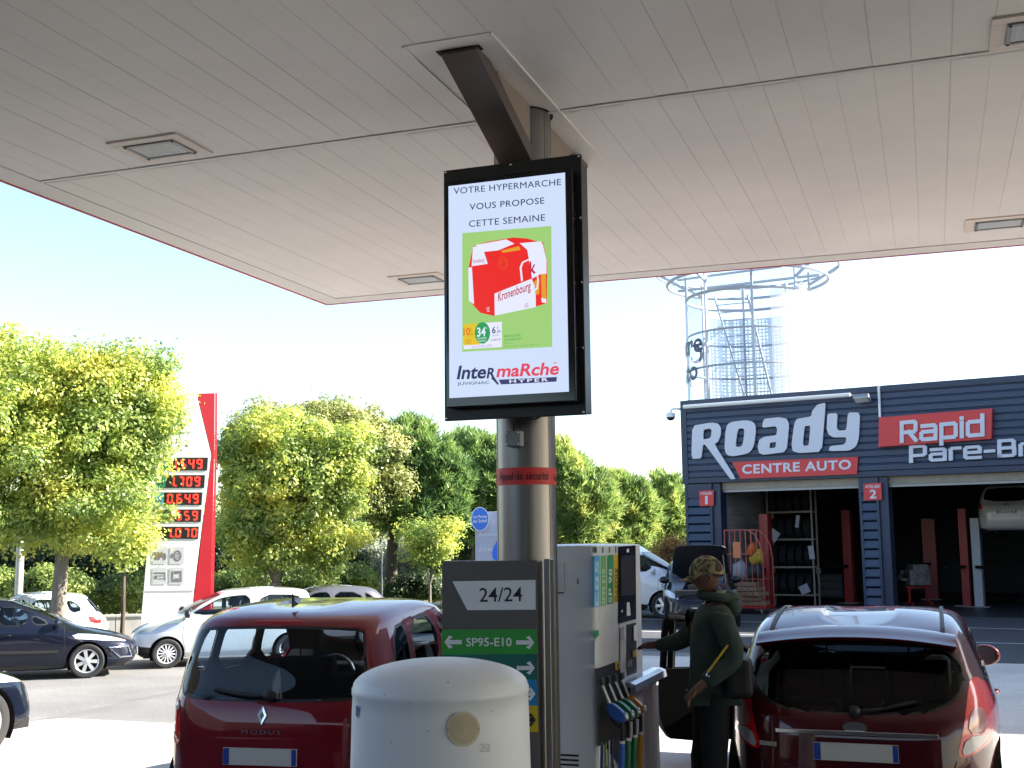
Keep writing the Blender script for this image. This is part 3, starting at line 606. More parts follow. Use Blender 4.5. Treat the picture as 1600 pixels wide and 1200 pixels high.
# ------------------------------------------------------------------ workshop building
def Fp(x, y, off=0.): return onpl(x, y, F0-v_*off, v_)
def fuz(x, y): p = Fp(x, y)-F0; return p.dot(u_), p.z
def W(u, n, z): return F0+u_*u-v_*n+Vector((0, 0, z))     # n metres out of the facade (towards the pumps)
wk = thing('workshop_building', 'dark blue corrugated car workshop with open bays and white letters above', 'building', (F0.x, F0.y, 0))
def bld(mb, name, mats, parent=wk, **k):
    if parent is wk: k['local'] = Vector((F0.x, F0.y, 0))
    o = mb.build(name, mats, parent, **k); return o
M_blue = pmat('slate blue cladding', (.026, .046, .095), .42, metal=.15, var=.10, vscale=1.2)
M_blue2 = pmat('slate blue frame', (.022, .038, .078), .45, metal=.1, var=.08)
uL = fuz(1066, 690)[0]; uR = 15.; zb, zt_ = 3.50, 5.80
def ribbed(b, u0, u1, z0, z1, n0, step, dep, mi=0):
    k = int(round((z1-z0)/step)); st = (z1-z0)/k; P = []
    for i in range(k):
        z = z0+i*st; P += [(n0, z), (n0+dep, z+st*.12), (n0+dep, z+st*.80), (n0, z+st*.93)]
    P.append((n0, z1)); n = len(P)
    b.add([W(u, nn, z) for u in (u0, u1) for nn, z in P], [(i, i+1, n+i+1, n+i) for i in range(n-1)], mi)
def louvre(b, u0, u1, z0, z1, n0, step, dep, mi=0):
    k = int(round((z1-z0)/step)); st = (z1-z0)/k; P = []
    for i in range(k): z = z0+i*st; P += [(n0+dep*.9, z+.01), (n0+dep, z+st*.10), (n0+dep*.35, z+st*.84), (n0-.03, z+st*.88)]
    P.append((n0-.03, z1)); n = len(P)
    b.add([W(u, nn, z) for u in (u0, u1) for nn, z in P], [(i, i+1, n+i+1, n+i) for i in range(n-1)], mi)
def ubox(b, u0, u1, n0, n1, z0, z1, mi=0):
    vs = [W(u, n, z) for z in (z0, z1) for u, n in ((u0, n0), (u1, n0), (u1, n1), (u0, n1))]
    b.add(vs, [(3, 2, 1, 0), (4, 5, 6, 7), (0, 1, 5, 4), (1, 2, 6, 5), (2, 3, 7, 6), (3, 0, 4, 7)], mi)
b = MB(); ribbed(b, uL+.16, uR, zb+.14, zt_-.16, .02, .19, .028)
ubox(b, uL, uL+.17, -.35, .07, zb-.02, zt_, 1); ubox(b, uL+.172, uR, -.35, .075, zt_-.15, zt_+.005, 1); ubox(b, uL+.172, uR, -.35, .06, zb, zb+.13, 1); ubox(b, uL+.172, uR, -.35, .018, zb+.132, zt_-.152, 1)
bld(b, 'fascia', [M_blue, M_blue2])
U = lambda x, y=860: fuz(x, y)[0]
p1a, p1b, p2a, p2b = U(1074), U(1116), U(1347), U(1378)
dw = p2a-U(1130); cols = [(p1a, p1b), (p2a, p2b), (p2b+dw+.25, p2b+dw+.8), (p2b+2*dw+1., p2b+2*dw+1.6)]
for a, c in cols:
    b = MB(); louvre(b, a+.072, c-.072, 0.02, zb-.4, .0, .235, .055); ubox(b, a, a+.07, -.3, .05, 0, zb-.025, 1); ubox(b, c-.07, c, -.3, .05, 0, zb-.025, 1); ubox(b, a+.072, c-.072, -.3, .04, zb-.398, zb-.03, 1); ubox(b, c+.002, c+.22, -.45, -.02, 0, zb-.03, 1)
    ubox(b, a+.072, c-.072, -.3, -.034, .001, zb-.4, 1); bld(b, 'pillar', [M_blue, M_blue2])
b = MB(); ubox(b, p1b+.23, uR, -.30, -.16, zb-.20, zb-.004); ubox(b, p1b+.23, uR, -.26, -.20, zb-.27, zb-.204, 1)
bld(b, 'lintel', [pmat('roller box beige', (.30, .27, .22), .55, var=.15), M_grey])
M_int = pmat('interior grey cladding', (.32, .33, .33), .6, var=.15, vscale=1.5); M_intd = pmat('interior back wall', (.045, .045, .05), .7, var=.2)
b = MB(); nb = 13.5
k = 18; P = []
for i in range(k): z = .02+i*.29; P += [(0, z), (0, z+.26), (-.02, z+.27)]
P.append((0, 5.3)); n = len(P)
b.add([W(p1b+.1+o_, nn, z) for nn in (-.5, -4.2) for o_, z in P], [(i, i+1, n+i+1, n+i) for i in range(n-1)])
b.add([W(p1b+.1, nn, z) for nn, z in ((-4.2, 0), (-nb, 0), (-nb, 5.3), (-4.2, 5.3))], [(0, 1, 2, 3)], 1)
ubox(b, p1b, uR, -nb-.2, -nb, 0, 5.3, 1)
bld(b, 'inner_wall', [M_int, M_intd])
b = MB(); ubox(b, uL+.02, uL+.2, -nb, -.36, 0, zt_-.1); ubox(b, uR-.2, uR-.02, -nb, -.36, 0, zt_-.1); ubox(b, uL+.02, uR-.02, -nb-.4, -nb-.205, 0, zt_-.1)
bld(b, 'outer_wall', M_blue2)
b = MB(); ubox(b, uL+.21, uR-.21, -nb-.2, -.355, 5.3, 5.5); bld(b, 'roof', pmat('roof felt', (.2, .2, .2), .9))
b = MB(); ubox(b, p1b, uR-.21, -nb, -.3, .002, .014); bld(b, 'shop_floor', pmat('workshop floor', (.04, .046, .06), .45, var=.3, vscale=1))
# letters and boards on the fascia
M_lw = pmat('letter white', (.60, .63, .72), .45); M_lr = pmat('sign red', (.62, .03, .035), .4)
def Z(x, y, off): return Fp(1050+x/2.909, 580+y/2.909, off)
sg = thing('workshop_sign', 'large white lettering above a red strip reading CENTRE AUTO on the fascia', 'sign', W(-2.5, .1, 4.6))
def sgb(mb, name, mats, par=sg, **k): return mb.build(name, mats, par, local=Vector(sg.location), **k)
shapes = [
 ([(92, 248), (180, 233), (208, 238), (222, 258), (220, 295), (207, 322), (192, 332), (290, 489), (268, 492), (250, 470), (150, 332), (140, 335), (133, 396), (88, 399)], [[(143, 266), (172, 260), (180, 268), (177, 298), (165, 306), (141, 310)]], 1),
 ([(243, 270), (252, 240), (275, 229), (340, 222), (370, 230), (382, 255), (374, 330), (360, 362), (340, 376), (270, 388), (246, 378), (238, 350)], [[(298, 262), (322, 259), (330, 268), (322, 332), (314, 342), (294, 345), (288, 336)]], 2),
 ([(412, 232), (420, 216), (490, 209), (520, 216), (532, 240), (520, 367), (415, 380), (396, 372), (389, 345), (396, 312), (418, 298), (474, 291), (478, 262), (470, 250), (410, 257)], [[(444, 325), (473, 321), (470, 347), (442, 350)]], 1),
 ([(697, 142), (694, 200), (680, 366), (575, 372), (548, 362), (543, 332), (556, 236), (568, 216), (632, 206), (637, 180), (660, 152)], [[(602, 250), (629, 246), (622, 336), (600, 340), (594, 330)]], 1),
 ([(706, 193), (752, 190), (748, 258), (758, 270), (792, 267), (800, 187), (854, 188), (849, 305), (836, 342), (806, 361), (712, 363), (718, 340), (776, 334), (790, 324), (792, 300), (734, 301), (712, 288), (703, 264)], [], 1)]
for outer, holes, it in shapes:
    b = MB(); ch = lambda P: [Vector((p.x, p.y, 0)) for p in chaikin([(x, y, 0) for x, y in P], it, True, .13 if it == 1 else .22)]
    o3 = [Z(p.x, p.y, .13) for p in ch(outer)]; h3 = [[Z(p.x, p.y, .13) for p in ch(h)] for h in holes]
    fill_poly(b, o3, h3, depth=v_*.05); sgb(b, 'letter', M_lw)
b = MB(); b.prism([Z(x, y, .12) for x, y in ((273, 413), (845, 389), (840, 468), (312, 489))], v_*.05); st = sgb(b, 'red_strip', M_lr)
b = MB(); put_text(b, 'CENTRE AUTO', Z(318, 468, .125), Z(814, 446, .125), Z(318, 425, .125), bold=.03, space=1.1); sgb(b, 'lettering', M_lw, st)
rp = thing('windscreen_sign', 'red board reading Rapid with white raised letters beneath it', 'sign', W(1.5, .1, 4.6))
def rpb(mb, name, mats, par=rp, **k): return mb.build(name, mats, par, local=Vector(rp.location), **k)
b = MB(); b.prism([Z(x, y, .24) for x, y in ((940, 210), (1455, 168), (1452, 308), (938, 345))], v_*.18); bd = rpb(b, 'red_board', M_lr, bevel=.01)
ll, lr_, ul_ = Z(1044, 318, .29), Z(1411, 288, .29), Z(1044, 234, .29); nU = 4+4*.42; b = square_text('Rapid', ll, (lr_-ll)/(nU), (ul_-ll)/1.4*1.0, v_*.04); rpb(b, 'lettering', M_lw, bd)
ll, lr_, ul_ = Z(1086, 410, .16), Z(1812, 366, .16), Z(1086, 344, .16); nU = 7.1+9*.42; b = square_text('Pare-Brise', ll, (lr_-ll)/(nU), (ul_-ll)/1.4, v_*.12); rpb(b, 'raised_lettering', M_lw)
for i, (P, num, lab) in enumerate((([(1092, 767), (1115, 766), (1115, 790), (1093, 791)], '1', 'red bay plate reading ATELIER 1 on the left pillar'), ([(1349, 756), (1377, 754), (1378, 781), (1350, 782)], '2', 'red bay plate reading ATELIER 2 on the pillar between bays'))):
    c = Fp(P[0][0], P[0][1], .06); t = thing('bay_plate', lab, 'sign', c, 0, 'workshop bay number plates')
    b = MB(); b.prism([Fp(x, y, .075) for x, y in P], v_*.02); pl = b.build('plate', M_lr, t, local=Vector(c))
    (x0, y0), (x1, y1) = P[0], P[2]; w_, h_ = x1-x0, y1-y0; b = MB()
    put_text(b, 'ATELIER', Fp(x0+w_*.1, y0+h_*.27, .079), Fp(x0+w_*.9, y0+h_*.25, .079), Fp(x0+w_*.1, y0+h_*.08, .079), bold=.02)
    na, nb_ = (.42, .60) if num == '1' else (.34, .70)
    put_text(b, num, Fp(x0+w_*na, y0+h_*.92, .079), Fp(x0+w_*nb_, y0+h_*.91, .079), Fp(x0+w_*na, y0+h_*.36, .079), bold=.03)
    b.build('lettering', M_lw, pl, local=Vector(c))
tb = thing('sign_light', 'long white tube lamp along the top edge of the workshop fascia', 'lamp', W(-2.5, .3, 5.5))
b = MB(); pa, pb = Fp(1068, 636, .32), Fp(1328, 617, .32); b.tube([pa, pb], .055, 10); b.tube([pb, pb+v_*.3], .03, 8); b.tube([pa+u_*.3, pa+u_*.3+v_*.3], .02, 8); b.tube([(pa+pb)/2, (pa+pb)/2+v_*.3], .02, 8)
b.build('tube', pmat('lamp white', (.78, .78, .76), .35), tb, smooth=50, local=Vector(tb.location))
b = MB(); pa, pb = Fp(1373, 604, .1), Fp(1375, 652, .1); b.tube([pa, pb], .035, 8); o = b.build('vertical_tube', M_sw, smooth=50); tag(o, 'thin vertical white tube on the fascia left of the red board', 'pipe')
fl = thing('floodlight', 'small grey floodlight on the blue fascia right of the tube lamp', 'floodlight', Fp(1347, 623, .35))
b = MB(); L0 = Vector(fl.location); M_ = Matrix.Translation(L0) @ Matrix.Rotation(R(-12), 4, 'Z') @ Matrix.Rotation(R(-25), 4, 'X')
b.box(-.2, .2, -.16, .12, -.05, .06, 0, M_); b.build('housing', pmat('lamp grey', (.28, .30, .33), .4, metal=.3), fl, local=L0, bevel=.02)
b = MB(); b.box(-.17, .17, -.165, .08, -.062, -.05, 0, M_); b.build('lens', M_lens, fl, local=L0)
b = MB(); b.tube([L0+Vector((0, .1, 0)), L0+v_*.3], .03, 8); b.build('bracket', M_grey, fl, local=L0)
cc_ = thing('security_camera', 'small white dome camera on an arm at the building corner', 'camera', Fp(1048, 652, .1))
L0 = Vector(cc_.location); b = MB(); b.sphere(L0, .12, 16, 10, 1, (1, 1, .8)); b.lathe([(.13, .0), (.135, .05), (.12, .12), (.03, .14)], 20, 0, Matrix.Translation(L0)); b.build('dome', [M_sw, pmat('smoked dome', (.03, .03, .035), .1)], cc_, local=L0, smooth=50)
b = MB(); b.tube(chaikin([L0+Vector((0, 0, .12)), L0+Vector((.02, 0, .22)), L0+u_*.15+Vector((0, 0, .24)), Fp(1068, 640, -.05)], 2, False), .03, 8); b.build('arm', M_sw, cc_, local=L0, smooth=50)

# ------------------------------------------------------------------ round mesh tower on the roof
tcen = LD((1176-800)/F_PX*35.4, 35.4); TB = 5.5
tw = thing('roof_tower', 'round white steel lattice tower with flared top rings on the workshop roof', 'tower', (tcen.x, tcen.y, TB))
TR = 1.85; M_tw = pmat('tower steel', (.36, .39, .45), .4, metal=.25, var=.05)
ztop = EYE+(840-464)/F_PX*35.4-TB
def cir(r, z, n=48, a0=0, a1=360): return [Vector((r*math.cos(R(a0+(a1-a0)*k/n)), r*math.sin(R(a0+(a1-a0)*k/n)), z)) for k in range(n if a1-a0 >= 360 else n+1)]
hb = [.45, 1.5, 2.55, ztop]
for z in hb:
    b = MB(); b.tube(cir(TR, z), .035 if z < ztop else .05, 6, closed=True); b.build('ring', M_tw, tw, smooth=50)
for a in range(0, 360, 45):
    b = MB(); p = (TR*math.cos(R(a+12)), TR*math.sin(R(a+12))); b.bar((p[0], p[1], -.2), (p[0], p[1], ztop+.75), .07, .07, 0, (math.cos(R(a)), math.sin(R(a)), 0)); b.build('post', M_tw, tw)
for rr_, z, t_ in ((2.42, ztop+.50, .048), (2.75, ztop+.90, .036)):
    b = MB(); b.tube(cir(rr_, z), t_, 6, closed=True); b.build('top_ring', M_tw, tw, smooth=50)
for a in range(0, 360, 45):
    b = MB(); c_, s_ = math.cos(R(a+12)), math.sin(R(a+12)); b.bar((TR*c_, TR*s_, ztop+.36), (2.75*c_, 2.75*s_, ztop+.90), .06, .08); b.build('outrigger', M_tw, tw)
b = MB(); b.bar((-2.2, .4, ztop+.5), (2.2, -.3, ztop+.5), .16, .05); b.bar((-1.9, -1.2, ztop+.5), (1.3, -1.9, ztop+.5), .1, .05); b.build('cross_beam', M_tw, tw)
ld = MB()
l0, l1 = Vector((-.9, -.6, ztop)), Vector((.1, -.9, 0)); side = Vector((.38, -.1, 0))
l0b = l0+Vector((1.0, -.1, 0)); l1b = l1+Vector((.75, -.1, 0))
ld.tube([l0, l1], .03, 6); ld.tube([l0b, l1b], .035, 6)
for k in range(1, 15): ld.tube([l0.lerp(l1, k/15), l0b.lerp(l1b, k/15)], .016, 6)
ld.build('ladder', M_tw, tw)
mm = bpy.data.materials.new('perforated sheet'); mm.use_nodes = True; n = mm.node_tree; n.nodes.clear(); L = n.links
o_ = n.nodes.new('ShaderNodeOutputMaterial'); di = n.nodes.new('ShaderNodeBsdfDiffuse'); di.inputs[0].default_value = (.25, .30, .42, 1); tr_ = n.nodes.new('ShaderNodeBsdfTransparent'); mx = n.nodes.new('ShaderNodeMixShader')
vo = n.nodes.new('ShaderNodeTexVoronoi'); vo.inputs['Scale'].default_value = 9; vo.inputs['Randomness'].default_value = .15; tc = n.nodes.new('ShaderNodeTexCoord'); L.new(tc.outputs['Object'], vo.inputs['Vector'])
gt = n.nodes.new('ShaderNodeMapRange'); gt.inputs[1].default_value = .3; gt.inputs[2].default_value = .42; gt.inputs[3].default_value = .1; gt.inputs[4].default_value = .75; L.new(vo.outputs['Distance'], gt.inputs[0])
L.new(gt.outputs[0], mx.inputs[0]); L.new(tr_.outputs[0], mx.inputs[1]); L.new(di.outputs[0], mx.inputs[2]); L.new(mx.outputs[0], o_.inputs[0])
def arc(b, r, a0, a1, z0, z1, n=24, mi=0):
    P = cir(r, z0, n, a0, a1); Q = cir(r, z1, n, a0, a1); m = len(P); b.add(P+Q, [(i, i+1, m+i+1, m+i) for i in range(m-1)], mi)
b = MB(); arc(b, TR-.06, 5, 140, .1, ztop-.3); b.build('mesh_panel', mm, tw, smooth=60)
b = MB(); arc(b, TR+.03, -62, 20, .0, ztop-.05); 
m2_ = bpy.data.materials.new('milky glare sheet'); m2_.use_nodes = True; n = m2_.node_tree; n.nodes.clear(); L = n.links
o_ = n.nodes.new('ShaderNodeOutputMaterial'); di = n.nodes.new('ShaderNodeBsdfDiffuse'); di.inputs[0].default_value = (.85, .86, .88, 1); tr_ = n.nodes.new('ShaderNodeBsdfTransparent'); mx = n.nodes.new('ShaderNodeMixShader'); tl = n.nodes.new('ShaderNodeBsdfTranslucent'); tl.inputs[0].default_value = (.85, .86, .88, 1); m3 = n.nodes.new('ShaderNodeMixShader')
L.new(di.outputs[0], m3.inputs[1]); L.new(tl.outputs[0], m3.inputs[2]); mx.inputs[0].default_value = .55; L.new(tr_.outputs[0], mx.inputs[1]); L.new(m3.outputs[0], mx.inputs[2]); L.new(mx.outputs[0], o_.inputs[0])
b.build('glare_panel', m2_, tw, smooth=60)  # milky sheet added as the glare that whitens the tower's right side
a_l = math.degrees(math.atan2(-u_.y, -u_.x))
b = MB(); arc(b, TR+.05, 168, 232, .0, ztop-.1); pnl = b.build('lettered_panel', glass('tower film', (.80, .86, .93)), tw, smooth=60)
b = MB()
for s, z, span, a_end in (('Centre', 1.95, 88, 234), ('Auto', 1.15, 60, 226)):
    put_text(b, s, (0, 0, 0), (span, 0, 0), (0, .62, 0), 0, bold=.02, fn=lambda p, a=a_end, sp=span, zz=z: Vector(((TR+.08)*math.cos(R(a-sp+p.x)), (TR+.08)*math.sin(R(a-sp+p.x)), zz+p.y)))
b.build('lettering', pmat('tower letter navy', (.035, .05, .10), .5), pnl)

# ------------------------------------------------------------------ things inside the bays
M_pr = pmat('lift red', (.34, .02, .02), .4, var=.15, vscale=3); M_tyre = pmat('tyre rubber', (.018, .018, .02), .75, var=.15, vscale=20, bump=.3, bscale=80)
posts = [(1190, 805, 950, 14, 33.2, 'red', 'bright red lift post behind the cage trolley'), (1317, 800, 940, 13, 36, 'red', 'dark red lift post at the right of the first bay'), (1444, 815, 925, 20, 37.5, 'red', 'broad red lift post deep in the second bay'), (1497, 800, 950, 12, 33.8, 'red', 'slim red lift post left of the raised silver car'), (1516, 815, 950, 13, 33.4, 'pale', 'pale grey lift post leaning beside the raised silver car')]
for x, y0, y1, wpx, d, c, lab in posts:
    base = LD((x-800)/F_PX*d, d); z1 = EYE+(840-y0)/F_PX*d; w_ = wpx/F_PX*d
    t = thing('lift_post', lab, 'car lift', (base.x, base.y, .014), R(-12), 'lift posts in the workshop bays')
    b = MB(); b.box(-w_/2, w_/2, -.15, -.02, .02, z1); b.box(-w_/2, -w_/2+.05, -.02, .2, .02, z1); b.box(w_/2-.05, w_/2, -.02, .2, .02, z1); b.build('column', M_pr if c == 'red' else pmat('pale lift paint', (.5, .55, .62), .4, var=.1), t, bevel=.008)
    b = MB(); b.box(-.3, .3, -.3, .3, .001, .02); b.build('base_plate', M_grey, t)
    b = MB(); b.box(-.09, .09, -.05, .0, 1.0, 1.5); b.bar((0, -.2, 1.1), (.7*(1 if c == 'pale' else -.5), -.9, 1.1), .1, .08); b.build('carriage', M_blk, t)
rk = thing('tyre_rack', 'tall steel tyre rack loaded with black tyres in the first bay', 'rack', LD((1232-800)/F_PX*35, 35), R(-12))
b = MB()
for x in (-.66, .66):
    for y in (-.22, .22): b.box(x-.025, x+.025, y-.02, y+.02, .014, 3.35)
for z in (.35, 1.15, 1.95, 2.75):
    for y in (-.2, .2): b.box(-.63, .63, y-.02, y+.02, z-.05, z)
b.build('frame', pmat('rack beige', (.42, .38, .3), .5), rk)
tyre0 = None; rkM = Matrix.Translation(rk.location) @ Matrix.Rotation(R(-12), 4, 'Z')
names = ['lowest', 'second', 'third', 'top']
for si, z in enumerate((.35, 1.15, 1.95, 2.75)):
    for k in range(5):
        p = rkM @ Vector((-.5+.25*k, 0, z+.29))
        if tyre0 is None:
            b = MB(); P = [(.19, -.09), (.27, -.105), (.315, -.085), (.322, 0), (.315, .085), (.27, .105), (.19, .09), (.19, -.09)]
            b.lathe(P, 32, 0, Matrix.Rotation(R(90), 4, 'Y')); 
            for g in (-.04, 0, .04): b.lathe([(.3225, g-.006), (.3225, g+.006)], 32, 1, Matrix.Rotation(R(90), 4, 'Y'))
            o = tyre0 = b.build('tyre', [M_tyre, M_dark], smooth=40)
        else: o = tyre0.copy(); col.objects.link(o)
        o.location = p; o.rotation_euler = (rnd.uniform(0, 6), 0, R(-12))
        tag(o, 'black tyre on the %s shelf of the tyre rack, one of a close row' % names[si], 'tyre', 'tyres on the %s shelf of the rack' % names[si])
for i, (k, z, w_, h_, rot, lab) in enumerate(((0.2, 2.05, .28, .32, 35, 'tilted square white tyre label hanging left on the rack'), (3.1, 2.45, .11, .36, 8, 'long narrow white label on a third shelf tyre'), (4.6, 1.55, .16, .38, -6, 'upright white label at the right edge of the rack'), (3.6, .5, .28, .26, -25, 'white label low on the rack beside the floor'))):
    p = rkM @ Vector((-.5+.25*k, -.345, z)); b = MB(); M_ = Matrix.Translation(p) @ Matrix.Rotation(R(-12), 4, 'Z') @ Matrix.Rotation(R(rot), 4, 'Y')
    b.box(-w_/2, w_/2, -.002, .002, -h_/2, h_/2, 0, M_); tag(b.build('tyre_label', pmat('paper white', (.7, .72, .78), .7)), lab, 'label', 'paper labels on the tyres')
ct = thing('cage_trolley', 'red wire cage trolley holding sacks and cardboard at the first bay', 'trolley', LD((1163-800)/F_PX*31.8, 31.8, .014), R(-12))
M_cage = pmat('cage red', (.42, .10, .07), .45)
b = MB(); hw_, dp, ht = .52, .38, 2.18
for y in (-dp, dp):
    b.tube(chaikin([(-hw_, y, .18), (-hw_, y, ht-.0), (-hw_+.02, y, ht), (hw_, y, ht), (hw_, y, .18)], 2, False), .018, 8)
    for k in range(1, 7): x = -hw_+2*hw_*k/7; b.tube([(x, y, .2), (x, y, ht-.02)], .011, 6)
    for z in (.9, 1.55): b.tube([(-hw_, y, z), (hw_, y, z)], .012, 6)
for x in (-hw_, hw_):
    for z in (.9, 1.55, ht-.1): b.tube([(x, -dp, z), (x, dp, z)], .012, 6)
b.build('cage', M_cage, ct, smooth=50)
b = MB(); b.box(-hw_, hw_, -dp, dp, .14, .2); b.build('deck', pmat('deck red', (.45, .03, .025), .45), ct)
for x in (-.42, .42):
    for y in (-.3, .3):
        b = MB(); b.lathe([(.055, -.02), (.06, 0), (.055, .02)], 14, 0, Matrix.Translation((x, y, .062)) @ Matrix.Rotation(R(90), 4, 'Y'), True); b.box(x-.03, x+.03, y-.03, y+.03, .1, .14); b.build('castor', M_grey, ct)
ctM = Matrix.Translation(ct.location) @ Matrix.Rotation(R(-12), 4, 'Z')
def inbox(name, c, s, rz, mat, lab, cat, grp=None, bev=.01):
    b = MB(); b.box(-s[0]/2, s[0]/2, -s[1]/2, s[1]/2, 0, s[2]); o = b.build(name, mat, bevel=bev); o.matrix_world = ctM @ Matrix.Translation(c) @ Matrix.Rotation(R(rz), 4, 'Z'); tag(o, lab, cat, grp); return o
M_card = pmat('cardboard', (.30, .21, .13), .8, var=.15)
for i in range(5): inbox('cardboard_sheet', (rnd.uniform(-.08, .1), rnd.uniform(-.05, .05), .205+i*.125), (.8-.05*i, .6, .11), rnd.uniform(-9, 9), M_card, 'flattened cardboard carton lying %s in the cage trolley' % ('lowest', 'second from the bottom', 'in the middle of the pile', 'fourth from the bottom', 'on top of the pile')[i], 'carton', 'cardboard cartons in the cage')
def sack(c, s, mat, lab):
    b = MB(); b.sphere((0, 0, s[2]/2), 1, 20, 12, 0, (s[0]/2, s[1]/2, s[2]/2)); b.v = [(x*(1+.12*math.sin(z*19+y*9)), y, z+.03*math.sin(x*22)) for x, y, z in b.v]
    o = b.build('sack', mat, smooth=60); o.matrix_world = ctM @ Matrix.Translation(c); tag(o, lab, 'sack')
sack((.2, .05, 1.25), (.42, .4, .42), pmat('yellow sack', (.5, .38, .03), .6), 'bulging yellow sack in the upper part of the cage trolley')
sack((.12, -.08, 1.48), (.26, .3, .36), pmat('orange sack', (.6, .12, .02), .6), 'orange red sack resting on the yellow one in the cage')
sack((-.25, .0, .83), (.42, .45, .55), pmat('grey sack', (.32, .33, .36), .6), 'pale grey plastic sack at the left inside the cage')
sack((.15, .05, .83), (.5, .45, .48), pmat('black sack', (.02, .02, .022), .5), 'black rubbish sack under the yellow one in the cage')
inbox('order_sheet', (-.18, -.40, 1.45), (.2, .004, .42), 0, pmat('orange card', (.62, .2, .08), .6), 'orange card hanging on the front wires of the cage', 'card', bev=0)
wb_ = thing('tool_trolley', 'dark green tool trolley standing low between the lift posts', 'trolley', LD((1290-800)/F_PX*37, 37, .014), R(-12))
b = MB(); b.box(-.4, .4, -.25, .25, .12, .85); b.build('cabinet', pmat('dark green', (.03, .06, .05), .5), wb_, bevel=.01)
for z in (.2, .42, .64):
    b = MB(); b.box(-.37, .37, -.262, -.252, z, z+.18); b.build('drawer', pmat('drawer grey', (.12, .13, .14), .4), wb_)
b = MB(); b.tube([(-.42, -.2, .85), (-.42, -.2, 1.0), (-.42, .2, 1.0), (-.42, .2, .85)], .015, 8); b.build('handle', M_alu, wb_)
en = thing('engine_stand', 'oily engine on a stand among tools in the second bay', 'engine', LD((1422-800)/F_PX*35, 35, .014), R(20))
b = MB(); b.box(-.3, .3, -.22, .22, .55, 1.0); b.box(-.2, .25, -.26, .26, .95, 1.15); b.tube([(-.3, .1, .7), (-.5, .1, .75), (-.5, -.2, .95)], .06, 10); b.lathe([(.16, -.03), (.16, .03)], 20, 0, Matrix.Translation((0, -.26, .7)) @ Matrix.Rotation(R(90), 4, 'X'), True); b.build('block', pmat('engine alloy', (.25, .26, .27), .45, metal=.6, var=.4, vscale=12), en, bevel=.02)
b = MB(); b.box(-.35, .35, -.04, .04, .45, .52); b.box(-.3, -.24, -.3, .3, .0, .06); b.box(.24, .3, -.3, .3, .0, .06); b.box(-.3, -.24, -.04, .04, .06, .45); b.box(.24, .3, -.04, .04, .06, .45); b.build('stand', M_pr, en)

wing = thing('yard_shade_block', 'tall pale block added out of view at the right to shade the yard', 'building', (8, 25, 0))  # added unseen block, there to cast shade over the workshop yard
b = MB(); b.box(0, 18, -5.3, 5.0, 0, 8.6); b.build('wall', pmat('shade block wall', (.35, .34, .32), .8, var=.08), wing)
b = MB(); b.box(-.12, 18.12, -5.42, 5.12, 8.602, 8.75); b.build('coping', M_grey, wing)
# ------------------------------------------------------------------ cars
def pchip(t, y):                            # smooth monotone interpolation of key loops
    t = np.array(t, float); y = np.array(y, float); h = np.diff(t); d = np.diff(y)/h; m = np.zeros_like(y)
    for i in range(1, len(y)-1): m[i] = 0 if d[i-1]*d[i] <= 0 else 2/(1/d[i-1]+1/d[i])
    m[0], m[-1] = d[0], d[-1]
    def f(x):
        i = min(max(int(np.searchsorted(t, x)-1), 0), len(h)-1); s = (x-t[i])/h[i]; a = y[i]; b_ = y[i+1]
        return (2*s**3-3*s*s+1)*a+(s**3-2*s*s+s)*h[i]*m[i]+(-2*s**3+3*s*s)*b_+(s**3-s*s)*h[i]*m[i+1]
    return f
def car_paint(name, rgb, metal=.0, rough=.35): return pmat(name, rgb, rough, metal=metal, coat=.7 if max(rgb) < .05 else 1., spec=.06 if max(rgb) < .25 else .5)
M_trimb = pmat('car black trim', (.018, .018, .02), .5); M_lining = pmat('cabin lining', (.006, .006, .0065), .85, spec=.1); M_glass = glass('car glass', (.66, .76, .84)); M_glassd = glass('dark car glass', (.26, .30, .32), 1.3)
M_rub = pmat('window rubber', (.008, .008, .009), .4); M_chrome = pmat('chrome', (.75, .76, .78), .12, metal=1.); M_alloy = pmat('alloy wheel', (.60, .61, .64), .3, metal=.6); M_hubw = pmat('wheel trim silver', (.66, .67, .69), .35, metal=.3)
M_tail = pmat('tail lamp red', (.88, .022, .02), .15, coat=1.); M_tailw = pmat('reverse lamp', (.62, .60, .60), .2, coat=1.); M_tailp = pmat('lamp pink', (.50, .17, .17), .2, coat=1.); M_head = pmat('headlamp', (.60, .62, .66), .12, metal=.3, coat=1.); M_amber = pmat('amber lamp', (.6, .2, .02), .2, coat=1.)
M_plate = pmat('plate white', (.62, .62, .60), .4); M_plateb = pmat('plate blue', (.02, .06, .35), .4); M_under = pmat('car underside', (.01, .01, .01), .9); M_seat = pmat('seat cloth', (.006, .006, .007), .9, spec=.1)
NE, NS = 40, 64
def loop_pts(xf, xr, hw, zf, zm, zr, nf, nr):
    per = [(1, -1+2*k/NE) for k in range(NE)]+[(1-2*k/NS, 1) for k in range(NS)]+[(-1, 1-2*k/NE) for k in range(NE)]+[(-1+2*k/NS, -1) for k in range(NS)]
    xm = (xf+xr)/2; a = (xf-xr)/2; out = []
    for cx, cy in per:
        n = nf if cx > 0 else nr; r = (abs(cx)**n+abs(cy)**n)**(-1/n); x = xm+a*cx*r; y = hw*cy*r; u = (x-xr)/(xf-xr)
        z = zr*(2*(u-.5)*(u-1))+zm*(-4*u*(u-1))+zf*(2*u*(u-.5)); out.append((x, y, z))
    return out
